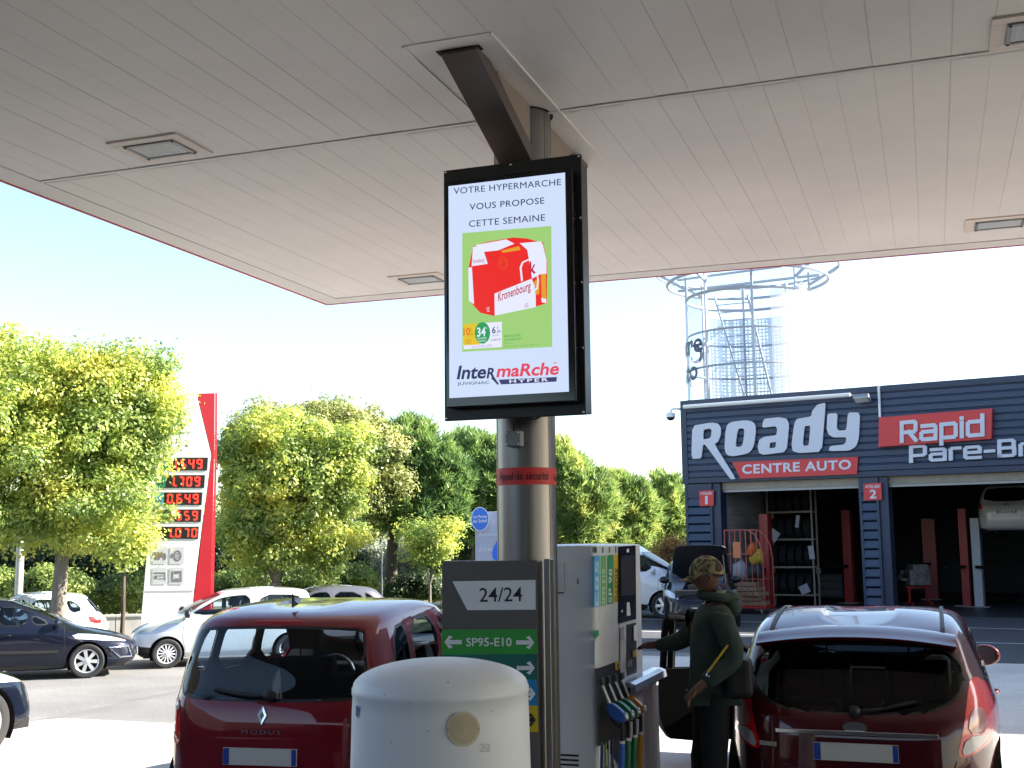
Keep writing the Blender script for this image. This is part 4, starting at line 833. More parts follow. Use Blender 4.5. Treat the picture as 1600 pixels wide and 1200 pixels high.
def make_car(name, label, cat, loc, rz, S, paint, group=None, lift=0., skip=()):
    """S: dict with loops, wheels (xf, xr, radius, track), side/front/rear outlines in car metres (x forward, y left, z up)"""
    root = thing(name, label, cat, loc, rz, group); K = S['loops']; ts = list(range(len(K))); fs = [pchip(ts, [k[j] for k in K]) for j in range(8)]
    tt = [0.]
    for i in range(len(K)-1):
        d = max(abs(K[i+1][0]-K[i][0])*.6, abs(K[i+1][1]-K[i][1])*.6, abs(K[i+1][2]-K[i][2]), abs(K[i+1][4]-K[i][4])); k = max(2, int(math.ceil(d/.045))); tt += [i+(j+1)/k for j in range(k)]
    n = 2*(NE+NS); vs = []
    for t in tt: vs += loop_pts(*[f(t) for f in fs])
    bm = bmesh.new(); bv = [bm.verts.new(v) for v in vs]; m = len(tt)
    for i in range(m-1):
        for k in range(n): bm.faces.new((bv[i*n+k], bv[i*n+(k+1) % n], bv[(i+1)*n+(k+1) % n], bv[(i+1)*n+k]))
    bm.faces.new([bv[(m-1)*n+k] for k in range(n)])
    bmesh.ops.recalc_face_normals(bm, faces=bm.faces); bm.normal_update(); bvh = BVHTree.FromBMesh(bm)
    def hit(a, z, axis, sg):
        if axis == 'z': return bvh.ray_cast(Vector((a, z, 6)), Vector((0, 0, -1)))
        o = Vector((sg*6, a, z)) if axis == 'x' else Vector((a, sg*6, z)); d = Vector((-sg, 0, 0)) if axis == 'x' else Vector((0, -sg, 0)); return bvh.ray_cast(o, d)
    mats = [paint]; regs = []
    def region(key, mat, P, axis, sg, it=1, part=True):
        P = [(p[0], p[1]) for p in chaikin([(x, z, 0) for x, z in P], it)] if it else list(P); idx = len(regs)+1; regs.append((key, mat, part)); ins = set()
        x0, x1 = min(p[0] for p in P)-.1, max(p[0] for p in P)+.1
        for f in bm.faces:
            if f.material_index or len(f.verts) > 4: continue
            c = f.calc_center_median(); a, s, nn = (c.y, c.x, f.normal.x) if axis == 'x' else (c.x, c.y, f.normal.y)
            if a < x0 or a > x1 or nn*sg < .12 or s*sg < 0: continue
            if in_poly(a, c.z, P): f.material_index = idx; ins.add(f)
        seen = set()
        for f in ins:
            for v in f.verts:
                if v in seen: continue
                seen.add(v)
                if all(g in ins for g in v.link_faces): continue
                a = v.co.y if axis == 'x' else v.co.x; d, qa, qz = near_on(a, v.co.z, P)
                if d > .06**2: continue
                h = hit(qa, qz, axis, sg)
                if h[0] is not None and (h[0]-v.co).length < .12: v.co = h[0]
    wf, wr_, wrad, trk = S['wheels']
    for sg in (1, -1):
        for xc in (wf, wr_):
            ar = wrad+.055; region('arch', None, [(xc+ar*math.cos(t), wrad+ar*math.sin(t)) for t in np.linspace(-.75, math.pi+.75, 40)], 'y', sg, 0)
    for key, mat, P, axis, sg in S['regions']:
        for s_ in ((1, -1) if (axis == 'y' and sg == 0) else (sg,)):
            region(key, mat, P, axis, s_ if axis == 'y' else sg)
            if axis == 'x' and key in ('tail_light', 'headlight', 'fog_light', 'reverse_light', 'lamp_panel'): region(key, mat, [(-x, z) for x, z in P], axis, sg)
    bm.faces.ensure_lookup_table()
    def grab(idx):                          # faces of one region as geometry
        mp = {}; gv = []; gf = []
        for f in bm.faces:
            if f.material_index not in idx: continue
            q = []
            for v in f.verts:
                if v not in mp: mp[v] = len(gv); gv.append(v.co.copy())
                q.append(mp[v])
            gf.append(q)
        return gv, gf
    def emit(nm, mat, gv, gf, par, off=0., ring=None, smooth=50):
        if not gf: return None
        me = bpy.data.meshes.new(nm); me.from_pydata([tuple(v) for v in gv], [], gf); b2 = bmesh.new(); b2.from_mesh(me); b2.normal_update()
        if off: 
            for v in b2.verts: v.co += v.normal*off
        if ring:
            try:
                r_ = bmesh.ops.inset_region(b2, faces=b2.faces[:], thickness=ring, use_boundary=True, use_even_offset=False)
                for f in r_['faces']: f.material_index = 1
            except Exception: pass
        for f in b2.faces: f.smooth = True
        b2.to_mesh(me); b2.free(); me.materials.append(mat)
        if ring: me.materials.append(M_rub)
        me.set_sharp_from_angle(angle=R(smooth)); o = bpy.data.objects.new(nm, me); col.objects.link(o); o.parent = par; return o
    gv, gf = grab({0}); body = emit('body', paint, gv, gf, root)
    zb_ = S.get('belt', .95)
    lv = [v for v in gv]; lin = [f for f in gf if sum(gv[i].z for i in f)/len(f) > .45]
    li = emit('headlining', M_lining, gv, lin, root, off=-.03)
    gl = None
    for i, (key, mat, part) in enumerate(regs):
        if key == 'arch': continue
        gv, gf = grab({i+1}); isg = mat in (M_glass, M_glassd); emit(key, mat, gv, gf, root, off=.001 if isg else .002, ring=.022 if isg else None)
    bm.free()
    # dark panel gaps, floor, wheel housings
    b = MB()
    hwm = max(k[2] for k in K); xf = max(k[0] for k in K); xr = min(k[1] for k in K)
    b.box(xr+.25, xf-.25, -hwm+.16, hwm-.16, .20, .30); b.box(wr_-.1, wf-.2, -hwm+.12, hwm-.12, .26, .34)
    for sg in (1, -1):
        for xc in (wf, wr_):
            ar = wrad+.05; pr = [(ar*math.cos(t), wrad+ar*math.sin(t)) for t in np.linspace(-.5, math.pi+.5, 20)]
            b.add([(xc+x, sg*y, z) for y in (hwm-.035, hwm-.34) for x, z in pr], [(k, k+1, 21+k, 20+k) for k in range(19)]); b.add([(xc+x, sg*(hwm-.34), z) for x, z in pr], [tuple(range(20))])
    b.build('underbody', M_under, root, recalc=False)
    def gap(P, axis, sg, w_=.007, mat=M_trimb, nm='seam', off=.0015):
        mbb = MB(); Q = []
        for p, q in zip(P, P[1:]):
            k = max(1, int(math.hypot(q[0]-p[0], q[1]-p[1])/.04)); Q += [(p[0]+(q[0]-p[0])*j/k, p[1]+(q[1]-p[1])*j/k) for j in range(k)]
        Q.append(P[-1]); L = []
        for i, (a, z) in enumerate(Q):
            a0, z0 = Q[max(i-1, 0)]; a1, z1 = Q[min(i+1, len(Q)-1)]; d = math.hypot(a1-a0, z1-z0) or 1; nx, nz = -(z1-z0)/d*w_/2, (a1-a0)/d*w_/2
            h1, h2 = hit(a+nx, z+nz, axis, sg), hit(a-nx, z-nz, axis, sg)
            if h1[0] is None or h2[0] is None: L.append(None); continue
            L.append((h1[0]+h1[1]*off*(1 if h1[1].dot(h1[0]-Vector((0, 0, .6))) > 0 else -1), h2[0]+h2[1]*off*(1 if h2[1].dot(h2[0]-Vector((0, 0, .6))) > 0 else -1)))
        for p, q in zip(L, L[1:]):
            if p and q: mbb.add([p[0], p[1], q[1], q[0]], [(0, 1, 2, 3)])
        return mbb
    gm = MB()
    for P, axis, sg in S.get('gaps', ()):
        for s_ in ((1, -1) if sg == 0 else (sg,)):
            g_ = gap(P, axis, s_); gm.add(g_.v, g_.f)
            if axis == 'x' and P[0][0] > 0: g_ = gap([(-x, z) for x, z in P], axis, s_); gm.add(g_.v, g_.f)
    if gm.v: gm.build('panel_gap', M_trimb, root, recalc=False)
    # wheels
    w0 = None
    for xc in (wf, wr_):
        for sg in (1, -1):
            if w0 is None:
                rim = MB(); rr = wrad*S.get('rimf', .68); Mx = Matrix.Rotation(R(-90), 4, 'X')
                rim.lathe([(rr, -.09), (rr*.93, -.06), (rr*.90, .02), (.001, .02)], 36, 1, Mx); rim.lathe([(rr*1.0, .09), (rr*.98, .098), (rr*.90, .085), (rr*.88, .04)], 36, 0, Mx)
                ns = S.get('spokes', 7); sw = S.get('spokew', .2)
                for k in range(ns):
                    a = 2*math.pi*k/ns; Mr = Mx @ Matrix.Rotation(a, 4, 'Z'); wi, wo = rr*sw*.8, rr*sw*1.05
                    P = [(rr*.15, -wi/2), (rr*.92, -wo/2), (rr*.92, wo/2), (rr*.15, wi/2)]; vs = [Mr @ Vector((x, y, z+(.01 if x < rr*.5 else 0))) for z in (.055, .088) for x, y in P]
                    rim.add(vs, [(0, 1, 2, 3)[::-1], (4, 5, 6, 7), (0, 1, 5, 4), (1, 2, 6, 5), (2, 3, 7, 6), (3, 0, 4, 7)], 0)
                rim.lathe([(rr*.24, .05), (rr*.24, .098), (rr*.18, .106), (.001, .106)], 24, 0, Mx)
                w0 = wo_ = rim.build('wheel', [S.get('rimmat', M_alloy), M_under], root, smooth=40)
                ty = MB(); W_ = .105; ty.lathe([(rr*1.0, -W_*.9), (rr*1.12, -W_), (wrad*.93, -W_*.98), (wrad, -W_*.75), (wrad, W_*.75), (wrad*.93, W_*.98), (rr*1.12, W_), (rr*1.0, W_*.9), (rr*.97, W_*.6)], 48, 0, Mx); ty.build('tyre', M_tyre, wo_, smooth=40)
            else: wo_ = copy_tree(w0, root)
            wo_.location = (xc, sg*(trk/2), wrad); wo_.rotation_euler = (0, rnd.uniform(0, 1), 0 if sg > 0 else math.pi)
    # cabin
    ct_ = S.get('cabin', (wr_+.55, wf-.75, .62)); zs = S.get('seatz', .0)
    cb = MB(); cb.box(xr+.40, wf-.15, -hwm+.18, hwm-.18, .34, .42); cb.box(wf-.55, wf-.25, -hwm+.2, hwm-.2, .42, zb_-.06); cb.box(xr+.30, xr+.62, -hwm+.30, hwm-.30, .42, zb_-.16); cb.build('cabin_tub', M_lining, root, bevel=.03)
    if 'seats' not in skip:
        s0 = None
        for x in (wf-1.15, wr_+.30):
            for y in (.37, -.37):
                if s0 is None:
                    sb = MB(); sb.box(-.1, .38, -.25, .25, .3, .52); Mr = Matrix.Translation((-.06, 0, .48)) @ Matrix.Rotation(R(-14), 4, 'Y'); sb.box(-.08, .06, -.24, .24, 0, .62, 0, Mr); s0 = so = sb.build('seat', M_seat, root, bevel=.05)
                    hb = MB(); hb.box(-.06, .05, -.13, .13, .70, .90, 0, Mr); hb.tube([Mr @ Vector((0, -.06, .60)), Mr @ Vector((0, -.06, .72))], .008, 6); hb.tube([Mr @ Vector((0, .06, .60)), Mr @ Vector((0, .06, .72))], .008, 6); hb.build('headrest', M_seat, so, bevel=.04)
                else: so = copy_tree(s0, root)
                so.location = (x, y, zs); so.scale = (1, 1, 1 if x > 0 else .80)
        b = MB(); b.tube([Vector((wf-.72, .37+.17*math.cos(t), zs+.86+.17*math.sin(t))) for t in np.linspace(0, 6.28, 21)[:-1]], .014, 8, closed=True); b.tube([(wf-.72, .37, zs+.86), (wf-.5, .37, zs+.75)], .03, 8); b.tube([(wf-.72, .22, zs+.86), (wf-.72, .52, zs+.86)], .016, 6); b.build('steering_wheel', M_trimb, root)
    for sg in (1, -1):
        if 'mirrors' in skip: break
        mx_, mz = S['mirror']; h = hit(mx_, mz, 'y', sg); y = abs(h[0].y) if h[0] is not None else hwm-.1
        b = MB(); b.sphere((mx_, sg*(y+.13), mz+.05), .12, 16, 10, 0, (.65, 1.0, .72)); b.v = [(max(px, mx_-.035), py, pz) for px, py, pz in b.v]; b.bar((mx_+.01, sg*(y-.02), mz-.02), (mx_+.01, sg*(y+.08), mz+.02), .05, .04, 1)
        mo = b.build('side_mirror', [S.get('mirmat', paint), M_trimb], root, smooth=60)
        b = MB(); b.lathe([(.001, 0), (.078, 0)], 20, 0, Matrix.Translation((mx_-.037, sg*(y+.13), mz+.05)) @ Matrix.Rotation(R(-90), 4, 'Y')); b.build('mirror_glass', M_chrome, mo)
    for x, z in S.get('handles', ()):
        for sg in (1, -1):
            h = hit(x, z, 'y', sg)
            if h[0] is None: continue
            y = h[0].y; b = MB(); b.tube(chaikin([(x-.09, y-.005*sg, z), (x-.06, y+.028*sg, z+.005), (x+.06, y+.028*sg, z+.005), (x+.09, y-.005*sg, z)], 2, False), .013, 8); b.build('door_handle', S.get('hmat', paint), root, smooth=60)
    def plate(x, z, sg):
        h = hit(0, z, 'x', sg); xx = h[0].x+sg*.012 if h[0] is not None else sg*2
        b = MB(); b.box(xx-.006, xx+.006, -.26, .26, z-.055, z+.055); b.box(xx+sg*.0062-.001, xx+sg*.0062+.001, .215, .258, z-.052, z+.052, 1); b.box(xx+sg*.0062-.001, xx+sg*.0062+.001, -.258, -.225, z-.052, z+.052, 1)
        return b.build('licence_plate', [M_plate, M_plateb], root)
    if 'plate_r' in S: plate(0, S['plate_r'], -1)
    if 'plate_f' in S: plate(0, S['plate_f'], 1)
    return root, hit, body
WIN = lambda P: ('window', M_glass, P, 'y', 0)
def place(lat, d, dirlat, dird, z=None):       # location + rotation from camera-relative position and heading
    p = LD(lat, d); h = LD(dirlat, dird); return (p.x, p.y, gz(p.x) if z is None else z), math.atan2(h.y, h.x)

def patch(hit, P, axis, sg, off, name, mat, par):      # a fitted cover that follows the body
    P = [(p.x, p.y) for p in chaikin([(a, z, 0) for a, z in P], 1)]; bm = bmesh.new(); vs = [bm.verts.new((a, z, 0)) for a, z in P]; es = [bm.edges.new((vs[i], vs[(i+1) % len(vs)])) for i in range(len(vs))]
    bmesh.ops.triangle_fill(bm, use_beauty=True, edges=es); bmesh.ops.subdivide_edges(bm, edges=bm.edges[:], cuts=3, use_grid_fill=True)
    for v in bm.verts:
        p = cpt(hit, v.co.x, v.co.y, axis, sg, 0); h = hit(v.co.x, v.co.y, axis, sg); nn = h[1] if h[0] is not None else None
        if nn is None: v.co = p; continue
        if nn.dot(Vector((p.x, p.y, 0))) < 0: nn = -nn
        v.co = p+nn*off
    bmesh.ops.recalc_face_normals(bm, faces=bm.faces); me = bpy.data.meshes.new(name)
    for f in bm.faces: f.smooth = True
    bm.to_mesh(me); bm.free(); me.materials.append(mat); o = bpy.data.objects.new(name, me); col.objects.link(o); o.parent = par; return o
# small tall hatchback (rear view, left of the column)
S_mpv = dict(loops=[(1.74, -1.72, .72, .22, .20, .24, 6, 6), (1.82, -1.84, .80, .30, .28, .30, 5, 6), (1.87, -1.905, .838, .50, .50, .48, 4.5, 5.5), (1.86, -1.90, .848, .68, .72, .70, 4, 5.5), (1.74, -1.875, .842, .82, .90, .88, 3.6, 5.5), (1.10, -1.83, .815, 1.02, 1.0, 1.0, 4, 5.5),
                      (.72, -1.76, .765, 1.24, 1.27, 1.22, 5, 5.5), (.25, -1.66, .69, 1.47, 1.49, 1.42, 5, 5.5), (.10, -1.60, .62, 1.515, 1.535, 1.472, 4.5, 5), (-.05, -1.48, .45, 1.54, 1.562, 1.508, 4, 4), (-.22, -1.34, .24, 1.552, 1.57, 1.525, 4, 4)],
  wheels=(1.19, -1.29, .30, 1.47), belt=1.0, mirror=(.72, 1.03), spokes=5, handles=((-.25, .93), (-1.0, .95)), plate_r=.60,
  regions=[('rear_window', M_glass, [(-.66, .985), (-.60, .955), (-.2, .945), (.2, .945), (.60, .955), (.66, .985), (.675, 1.06), (.625, 1.36), (.60, 1.41), (.40, 1.428), (-.40, 1.428), (-.60, 1.41), (-.625, 1.36), (-.675, 1.06)], 'x', -1),
           ('windscreen', M_glass, [(-.62, 1.08), (.62, 1.08), (.56, 1.42), (.5, 1.47), (-.5, 1.47), (-.56, 1.42)], 'x', 1),
           WIN([(.55, 1.04), (.12, 1.42), (-.22, 1.45), (-.22, 1.04)]), WIN([(-.32, 1.04), (-.32, 1.45), (-.95, 1.44), (-1.0, 1.05)]), WIN([(-1.07, 1.06), (-1.04, 1.43), (-1.30, 1.40), (-1.42, 1.10)]),
           ('tail_light', M_tail, [(.615, .66), (.65, .64), (.86, .67), (.87, .92), (.76, .965), (.65, .94), (.62, .80)], 'x', -1), ('bumper', M_trimb, [(-.9, .2), (.9, .2), (.9, .42), (-.9, .42)], 'x', -1),
           ('headlight', M_head, [(.42, .66), (.8, .70), (.82, .86), (.62, .84)], 'x', 1)],
  gaps=[([(-.60, .95), (-.60, .66), (-.57, .50), (.57, .50), (.60, .66), (.60, .95)], 'x', -1), ([(-.84, .55), (-.62, .50)], 'x', -1), ([(.84, .55), (.62, .50)], 'x', -1), ([(-.27, 1.5), (-.27, .40)], 'y', 0), ([(.75, 1.0), (.78, .45)], 'y', 0), ([(-1.02, 1.45), (-1.05, .95), (-.92, .55)], 'y', 0)])
M_mpv = car_paint('raspberry red paint', (.20, .005, .015), .1)
loc, rz = place(-1.69+1.9*.21, 8.05+1.9*.978, .21, .978)
mpv, hitm, body_m = make_car('parked_car', 'raspberry red tall hatchback seen from behind, left of the white domed bin', 'car', loc, rz, S_mpv, M_mpv)
def cpt(hit, a, z, axis, sg, off=.006):
    h = None; k = 0
    while h is None and k < 30: h = hit(a*(1-.02*k), z+(.6-z)*.02*k, axis, sg)[0]; k += 1
    return Vector((h.x+sg*off, h.y, h.z)) if axis == 'x' else Vector((h.x, h.y+sg*off, h.z))
b = MB()
for sc_, mi in ((1., 0), (.42, 1)):
    P = [(0, .062), (.034, 0), (0, -.062), (-.034, 0)]; of = .012 if mi == 0 else .0135
    b.prism([cpt(hitm, -y*sc_, .862+z*sc_, 'x', -1, of) for y, z in P], (.01 if mi == 0 else .004, 0, 0), mi)
b.build('diamond_emblem', [M_chrome, M_mpv], mpv, bevel=.0015)
b = MB(); x_ = cpt(hitm, 0, .755, 'x', -1, .008).x; put_text(b, 'MODUS', (x_, .14, .742), (x_, -.14, .742), (x_, .14, .772), bold=.004, space=1.25); b.build('model_lettering', M_chrome, mpv)
b = MB(); P0 = cpt(hitm, -.04, .985, 'x', -1, .03); b.sphere(P0, .05, 14, 8, 0, (.6, 1, .8)); b.tube(chaikin([P0, cpt(hitm, .12, .985, 'x', -1, .035), cpt(hitm, .36, 1.02, 'x', -1, .03)], 2, False), [.014]*len(chaikin([P0, P0, P0], 2, False)), 8); b.build('rear_wiper', M_trimb, mpv, smooth=50)
b = MB(); xa = cpt(hitm, 0, 1.455, 'x', -1, .004); b.box(xa.x-.004, xa.x+.02, -.17, .17, 1.442, 1.464); b.build('brake_light', pmat('brake lamp dull', (.55, .012, .012), .3), mpv, bevel=.006)
b = MB(); b.prism([(-1.40, -.006, 1.54), (-1.28, -.006, 1.56), (-1.36, -.006, 1.585), (-1.395, -.006, 1.64)], (0, .012, 0)); b.build('roof_aerial', M_trimb, mpv, bevel=.003)

for sg in (1, -1):
    patch(hitm, [(sg*y, z) for y, z in ((.645, .865), (.77, .875), (.755, .95), (.66, .93))], 'x', -1, .006, 'reverse_light', M_tailw, mpv)
    patch(hitm, [(sg*y, z) for y, z in ((.64, .675), (.77, .675), (.78, .72), (.64, .72))], 'x', -1, .006, 'lamp_panel', M_tailp, mpv)
# sporty hatchback (rear view, right)
S_hot = dict(loops=[(1.80, -1.78, .74, .20, .18, .24, 6, 5), (1.90, -1.90, .83, .28, .26, .32, 5, 5), (1.96, -1.975, .872, .46, .46, .50, 4.2, 4.6), (1.94, -1.96, .885, .62, .66, .66, 3.6, 4.4), (1.72, -1.93, .880, .76, .84, .82, 3.2, 4.4), (1.0, -1.84, .845, .96, .96, .93, 3.6, 4.6),
                     (.55, -1.69, .77, 1.20, 1.20, 1.10, 4.4, 5), (.12, -1.56, .685, 1.37, 1.385, 1.27, 5, 5.5), (.0, -1.52, .62, 1.42, 1.435, 1.335, 4.4, 5), (-.12, -1.42, .46, 1.445, 1.465, 1.37, 4, 4), (-.26, -1.30, .24, 1.455, 1.476, 1.392, 4, 4)],
  wheels=(1.27, -1.24, .305, 1.52), belt=.95, mirror=(.66, .97), spokes=8, handles=((-.2, .83),), plate_r=.64,
  regions=[('rear_window', M_glassd, [(-.50, .89), (-.3, .865), (.3, .865), (.50, .89), (.64, .96), (.69, 1.06), (.68, 1.16), (.60, 1.25), (.40, 1.29), (-.40, 1.29), (-.60, 1.25), (-.68, 1.16), (-.69, 1.06), (-.64, .96)], 'x', -1),
           ('windscreen', M_glass, [(-.64, 1.0), (.64, 1.0), (.54, 1.32), (.48, 1.36), (-.48, 1.36), (-.54, 1.32)], 'x', 1),
           WIN([(.52, 1.0), (.05, 1.30), (-.28, 1.34), (-.30, .99)]), WIN([(-.38, .99), (-.36, 1.34), (-1.0, 1.30), (-1.32, 1.08), (-1.2, 1.02)]),
           ('tail_light', M_tail, [(.60, .61), (.68, .62), (.83, .69), (.93, .78), (.90, .93), (.78, 1.07), (.715, 1.08), (.69, .98), (.655, .80)], 'x', -1),
           ('bumper', M_trimb, [(-.62, .2), (.62, .2), (.58, .40), (-.58, .40)], 'x', -1), ('headlight', M_head, [(.40, .64), (.82, .68), (.80, .86), (.66, .82)], 'x', 1)],
  gaps=[([(.60, .60), (.55, .46), (.45, .44), (-.45, .44), (-.55, .46), (-.60, .60)], 'x', -1), ([(-.33, 1.36), (-.36, .40)], 'y', 0), ([(.78, .95), (.8, .42)], 'y', 0)])
M_hot = car_paint('deep maroon paint', (.07, .003, .009), .2)
lat0, d0 = (1314-800)/F_PX*7.75, 7.75
loc, rz = place(lat0+1.95*.332, d0+1.95*.943, .332, .943)
hot, hith, body_h = make_car('parked_car', 'deep maroon sporty hatchback with roof spoiler seen from behind at the right', 'car', loc, rz, {**S_hot, 'loops': [(k[0], k[1], k[2]*1.03, *k[3:]) for k in S_hot['loops']]}, M_hot)
b = MB(); prof = []
for k in range(25):
    y = -.64+1.28*k/24; e = 1-abs(y/.64)**6; z0 = 1.385-.055*abs(y/.64)**2.2; xt = -1.44; xe = -1.70-.045*e
    prof.append([(xt, y, z0+.012), (xt-.14, y, z0), ((xt+xe)/2-.04, y, z0-.02), (xe, y, z0-.045), (xe+.01, y, z0-.062), (-1.50, y, z0-.085)])
vs = [p for r in prof for p in r]; b.add(vs, [(i*6+j, i*6+j+1, (i+1)*6+j+1, (i+1)*6+j) for i in range(24) for j in range(5)]+[tuple(range(6)), tuple(24*6+j for j in range(6))])
b.build('roof_spoiler', M_hot, hot, smooth=45)
for sg in (1, -1):
    b = MB(); P = [hith(x, sg*.565, 'z', 1)[0]+Vector((0, 0, .006)) for x in np.linspace(0.0, -1.46, 16)]
    for p, q in zip(P, P[1:]): b.bar(p, q, .026, .012)
    b.build('roof_rail', M_trimb, hot)
b = MB(); b.box(-1.735, -1.70, -.16, .16, 1.322, 1.336); b.build('brake_light', pmat('brake lamp', (.40, .008, .008), .25), hot)
b = MB(); x_ = cpt(hith, 0, .755, 'x', -1, .012).x; b.bar((x_, -.50, .755), (x_, .50, .755), .016, .028); b.build('chrome_strip', M_chrome, hot, bevel=.004)
b = MB(); b.lathe([(.001, .0), (.075, .0), (.08, -.01)], 24, 0, Matrix.Translation((cpt(hith, 0, .80, 'x', -1, .015).x, 0, .79)) @ Matrix.Rotation(R(-90), 4, 'Y') @ Matrix.Diagonal((.45, 1, 1, 1))); b.build('oval_emblem', M_chrome, hot)
b = MB(); q = [cpt(hith, y, z, 'x', -1, .009) for y, z in ((.615, .675), (.50, .675), (.50, .648), (.615, .648))]; b.prism(q, (.006, 0, 0)); b.build('badge', M_chrome, hot, bevel=.002)
for sg in (1, -1):
    patch(hith, [(sg*y, z) for y, z in ((.625, .628), (.70, .645), (.79, .705), (.80, .74), (.665, .74))], 'x', -1, .007, 'reverse_light', M_tailw, hot)
    patch(hith, [(sg*y, z) for y, z in ((.672, .75), (.80, .75), (.79, .90), (.70, .90))], 'x', -1, .007, 'lamp_panel', M_tailp, hot)
b = MB(); P0 = cpt(hith, 0, .885, 'x', -1, .03); b.sphere(P0, .04, 12, 8); b.tube([P0, cpt(hith, -.15, .90, 'x', -1, .03), cpt(hith, -.38, .95, 'x', -1, .025)], .011, 8); b.build('rear_wiper', M_trimb, hot, smooth=50)
# its open driver's door, hinged ahead of the rear corner
dr = bpy.data.objects
b = MB(); hx, hy = .70, .86; a_ = R(180-62); dv = Vector((math.cos(a_), math.sin(a_), 0)); nv = Vector((-dv.y, dv.x, 0))
def DPt(s, z, t=0.): return Vector((hx, hy, 0))+dv*s+nv*t+Vector((0, 0, z))
low = [(0, .30), (.92, .28), (1.02, .42), (1.06, .70), (1.03, .88), (.98, .90), (0, .88)]
b.prism([DPt(s, z, -.05) for s, z in chaikin([(s, z, 0) for s, z in low], 1) and [(p.x, p.y) for p in chaikin([(s, z, 0) for s, z in low], 1)]], nv*.13)
fr = chaikin([DPt(0.02, .9), DPt(.55, 1.27), DPt(.90, 1.32), DPt(.94, 1.28), DPt(.97, .88)], 1, False); b.tube(fr, .032, 8); b.bar(DPt(.90, .88), DPt(.87, 1.30), .09, .05)
b.build('open_door', [pmat('door card black', (.006, .006, .006), .8, spec=.05)], hot, bevel=.012)

# five-door family hatchback, black (far left) and its relatives
def hatch(L=4.28, Wd=1.80, H=1.50, rear_rake=.0, glassm=None, **kw):
    s, w_, h = L/4.28, Wd/1.80, H/1.50
    K = [(2.06, -1.96, .76, .20, .18, .24, 6, 5), (2.16, -2.06, .85, .28, .26, .30, 5, 5), (2.23, -2.12, .885, .46, .46, .48, 3.6, 4.6), (2.20, -2.13, .90, .60, .66, .68, 3.2, 4.4), (1.93, -2.09, .895, .74, .86, .86, 3.0, 4.4), (1.06, -2.00+rear_rake*.3, .85, .98, .97, .98, 3.6, 4.6),
         (.62, -1.86+rear_rake*.6, .78, 1.20, 1.22, 1.18, 4.4, 5), (.12, -1.70+rear_rake, .69, 1.39, 1.41, 1.36, 5, 5), (-.02, -1.62+rear_rake, .62, 1.45, 1.465, 1.41, 4.4, 5), (-.15, -1.48+rear_rake, .45, 1.48, 1.495, 1.45, 4, 4), (-.3, -1.34+rear_rake, .24, 1.488, 1.506, 1.466, 4, 4)]
    g = glassm or M_glass; rr = rear_rake
    sc_ = lambda P: [(x*s, z*h) for x, z in P]; sr = lambda P: [(y*w_, z*h) for y, z in P]
    d = dict(loops=[(a*s, b_*s, c*w_, e*h, f*h, g_*h, n1, n2) for a, b_, c, e, f, g_, n1, n2 in K], wheels=(1.30*s, -1.30*s, .318, 1.54*w_), belt=.97*h, mirror=(.74*s, .985*h), handles=((-.14*s, .84*h), (-1.05*s, .86*h)), plate_r=.72*h, plate_f=.42,
      regions=[('rear_window', g, sr([(-.62, 1.0), (.62, 1.0), (.62, 1.25), (.54, 1.37), (-.54, 1.37), (-.62, 1.25)]), 'x', -1), ('windscreen', g, sr([(-.66, 1.03), (.66, 1.03), (.56, 1.36), (.5, 1.40), (-.5, 1.40), (-.56, 1.36)]), 'x', 1),
               ('window', g, sc_([(.66, 1.015), (.30, 1.235), (.30, 1.01)]), 'y', 0), ('window', g, sc_([(.23, 1.01), (.23, 1.27), (.02, 1.36), (-.30, 1.375), (-.30, 1.0)]), 'y', 0), ('window', g, sc_([(-.40, 1.0), (-.40, 1.375), (-1.05, 1.35), (-1.2, 1.02)]), 'y', 0), ('window', g, sc_([(-1.28, 1.04), (-1.14, 1.34), (-1.38+rr*.6, 1.30), (-1.58+rr*.5, 1.10)]), 'y', 0),
               ('tail_light', M_tail, sr([(.62, .80), (.80, .80), (.80, .96), (.70, .97)]), 'x', -1), ('headlight', M_head, sr([(.46, .62), (.86, .70), (.84, .84), (.70, .80)]), 'x', 1),
               ('grille', M_trimb, sr([(-.45, .30), (.45, .30), (.52, .50), (-.52, .50)]), 'x', 1), ('sill', M_trimb, sc_([(-.9, .2), (.9, .2), (.9, .275), (-.9, .275)]), 'y', 0)],
      gaps=[(sc_([(-.35, 1.38), (-.36, .95), (-.36, .32)]), 'y', 0), (sc_([(.88, .98), (.90, .6), (.80, .32)]), 'y', 0), (sc_([(-1.20, 1.0), (-1.12, .75), (-.95, .55), (-.88, .32)]), 'y', 0)])
    d.update(kw); return d
h_ = (.94, .34)
pw = LD(-665/F_PX*22.9, 22.9); wheel_lat, wheel_d = -655/F_PX*22.9, 22.9
S_blk = hatch(spokes=7, spokew=.30, rimf=.70); M_navy = car_paint('black blue paint', (.006, .008, .018), .2)
loc, rz = place(wheel_lat-1.30*h_[0]-.76*h_[1], wheel_d-1.30*h_[1]+.76*h_[0], *h_)
pg, hitp, _ = make_car('parked_car', 'glossy black blue five-door hatchback with silver wheels at the far left', 'car', loc, rz, S_blk, M_navy)
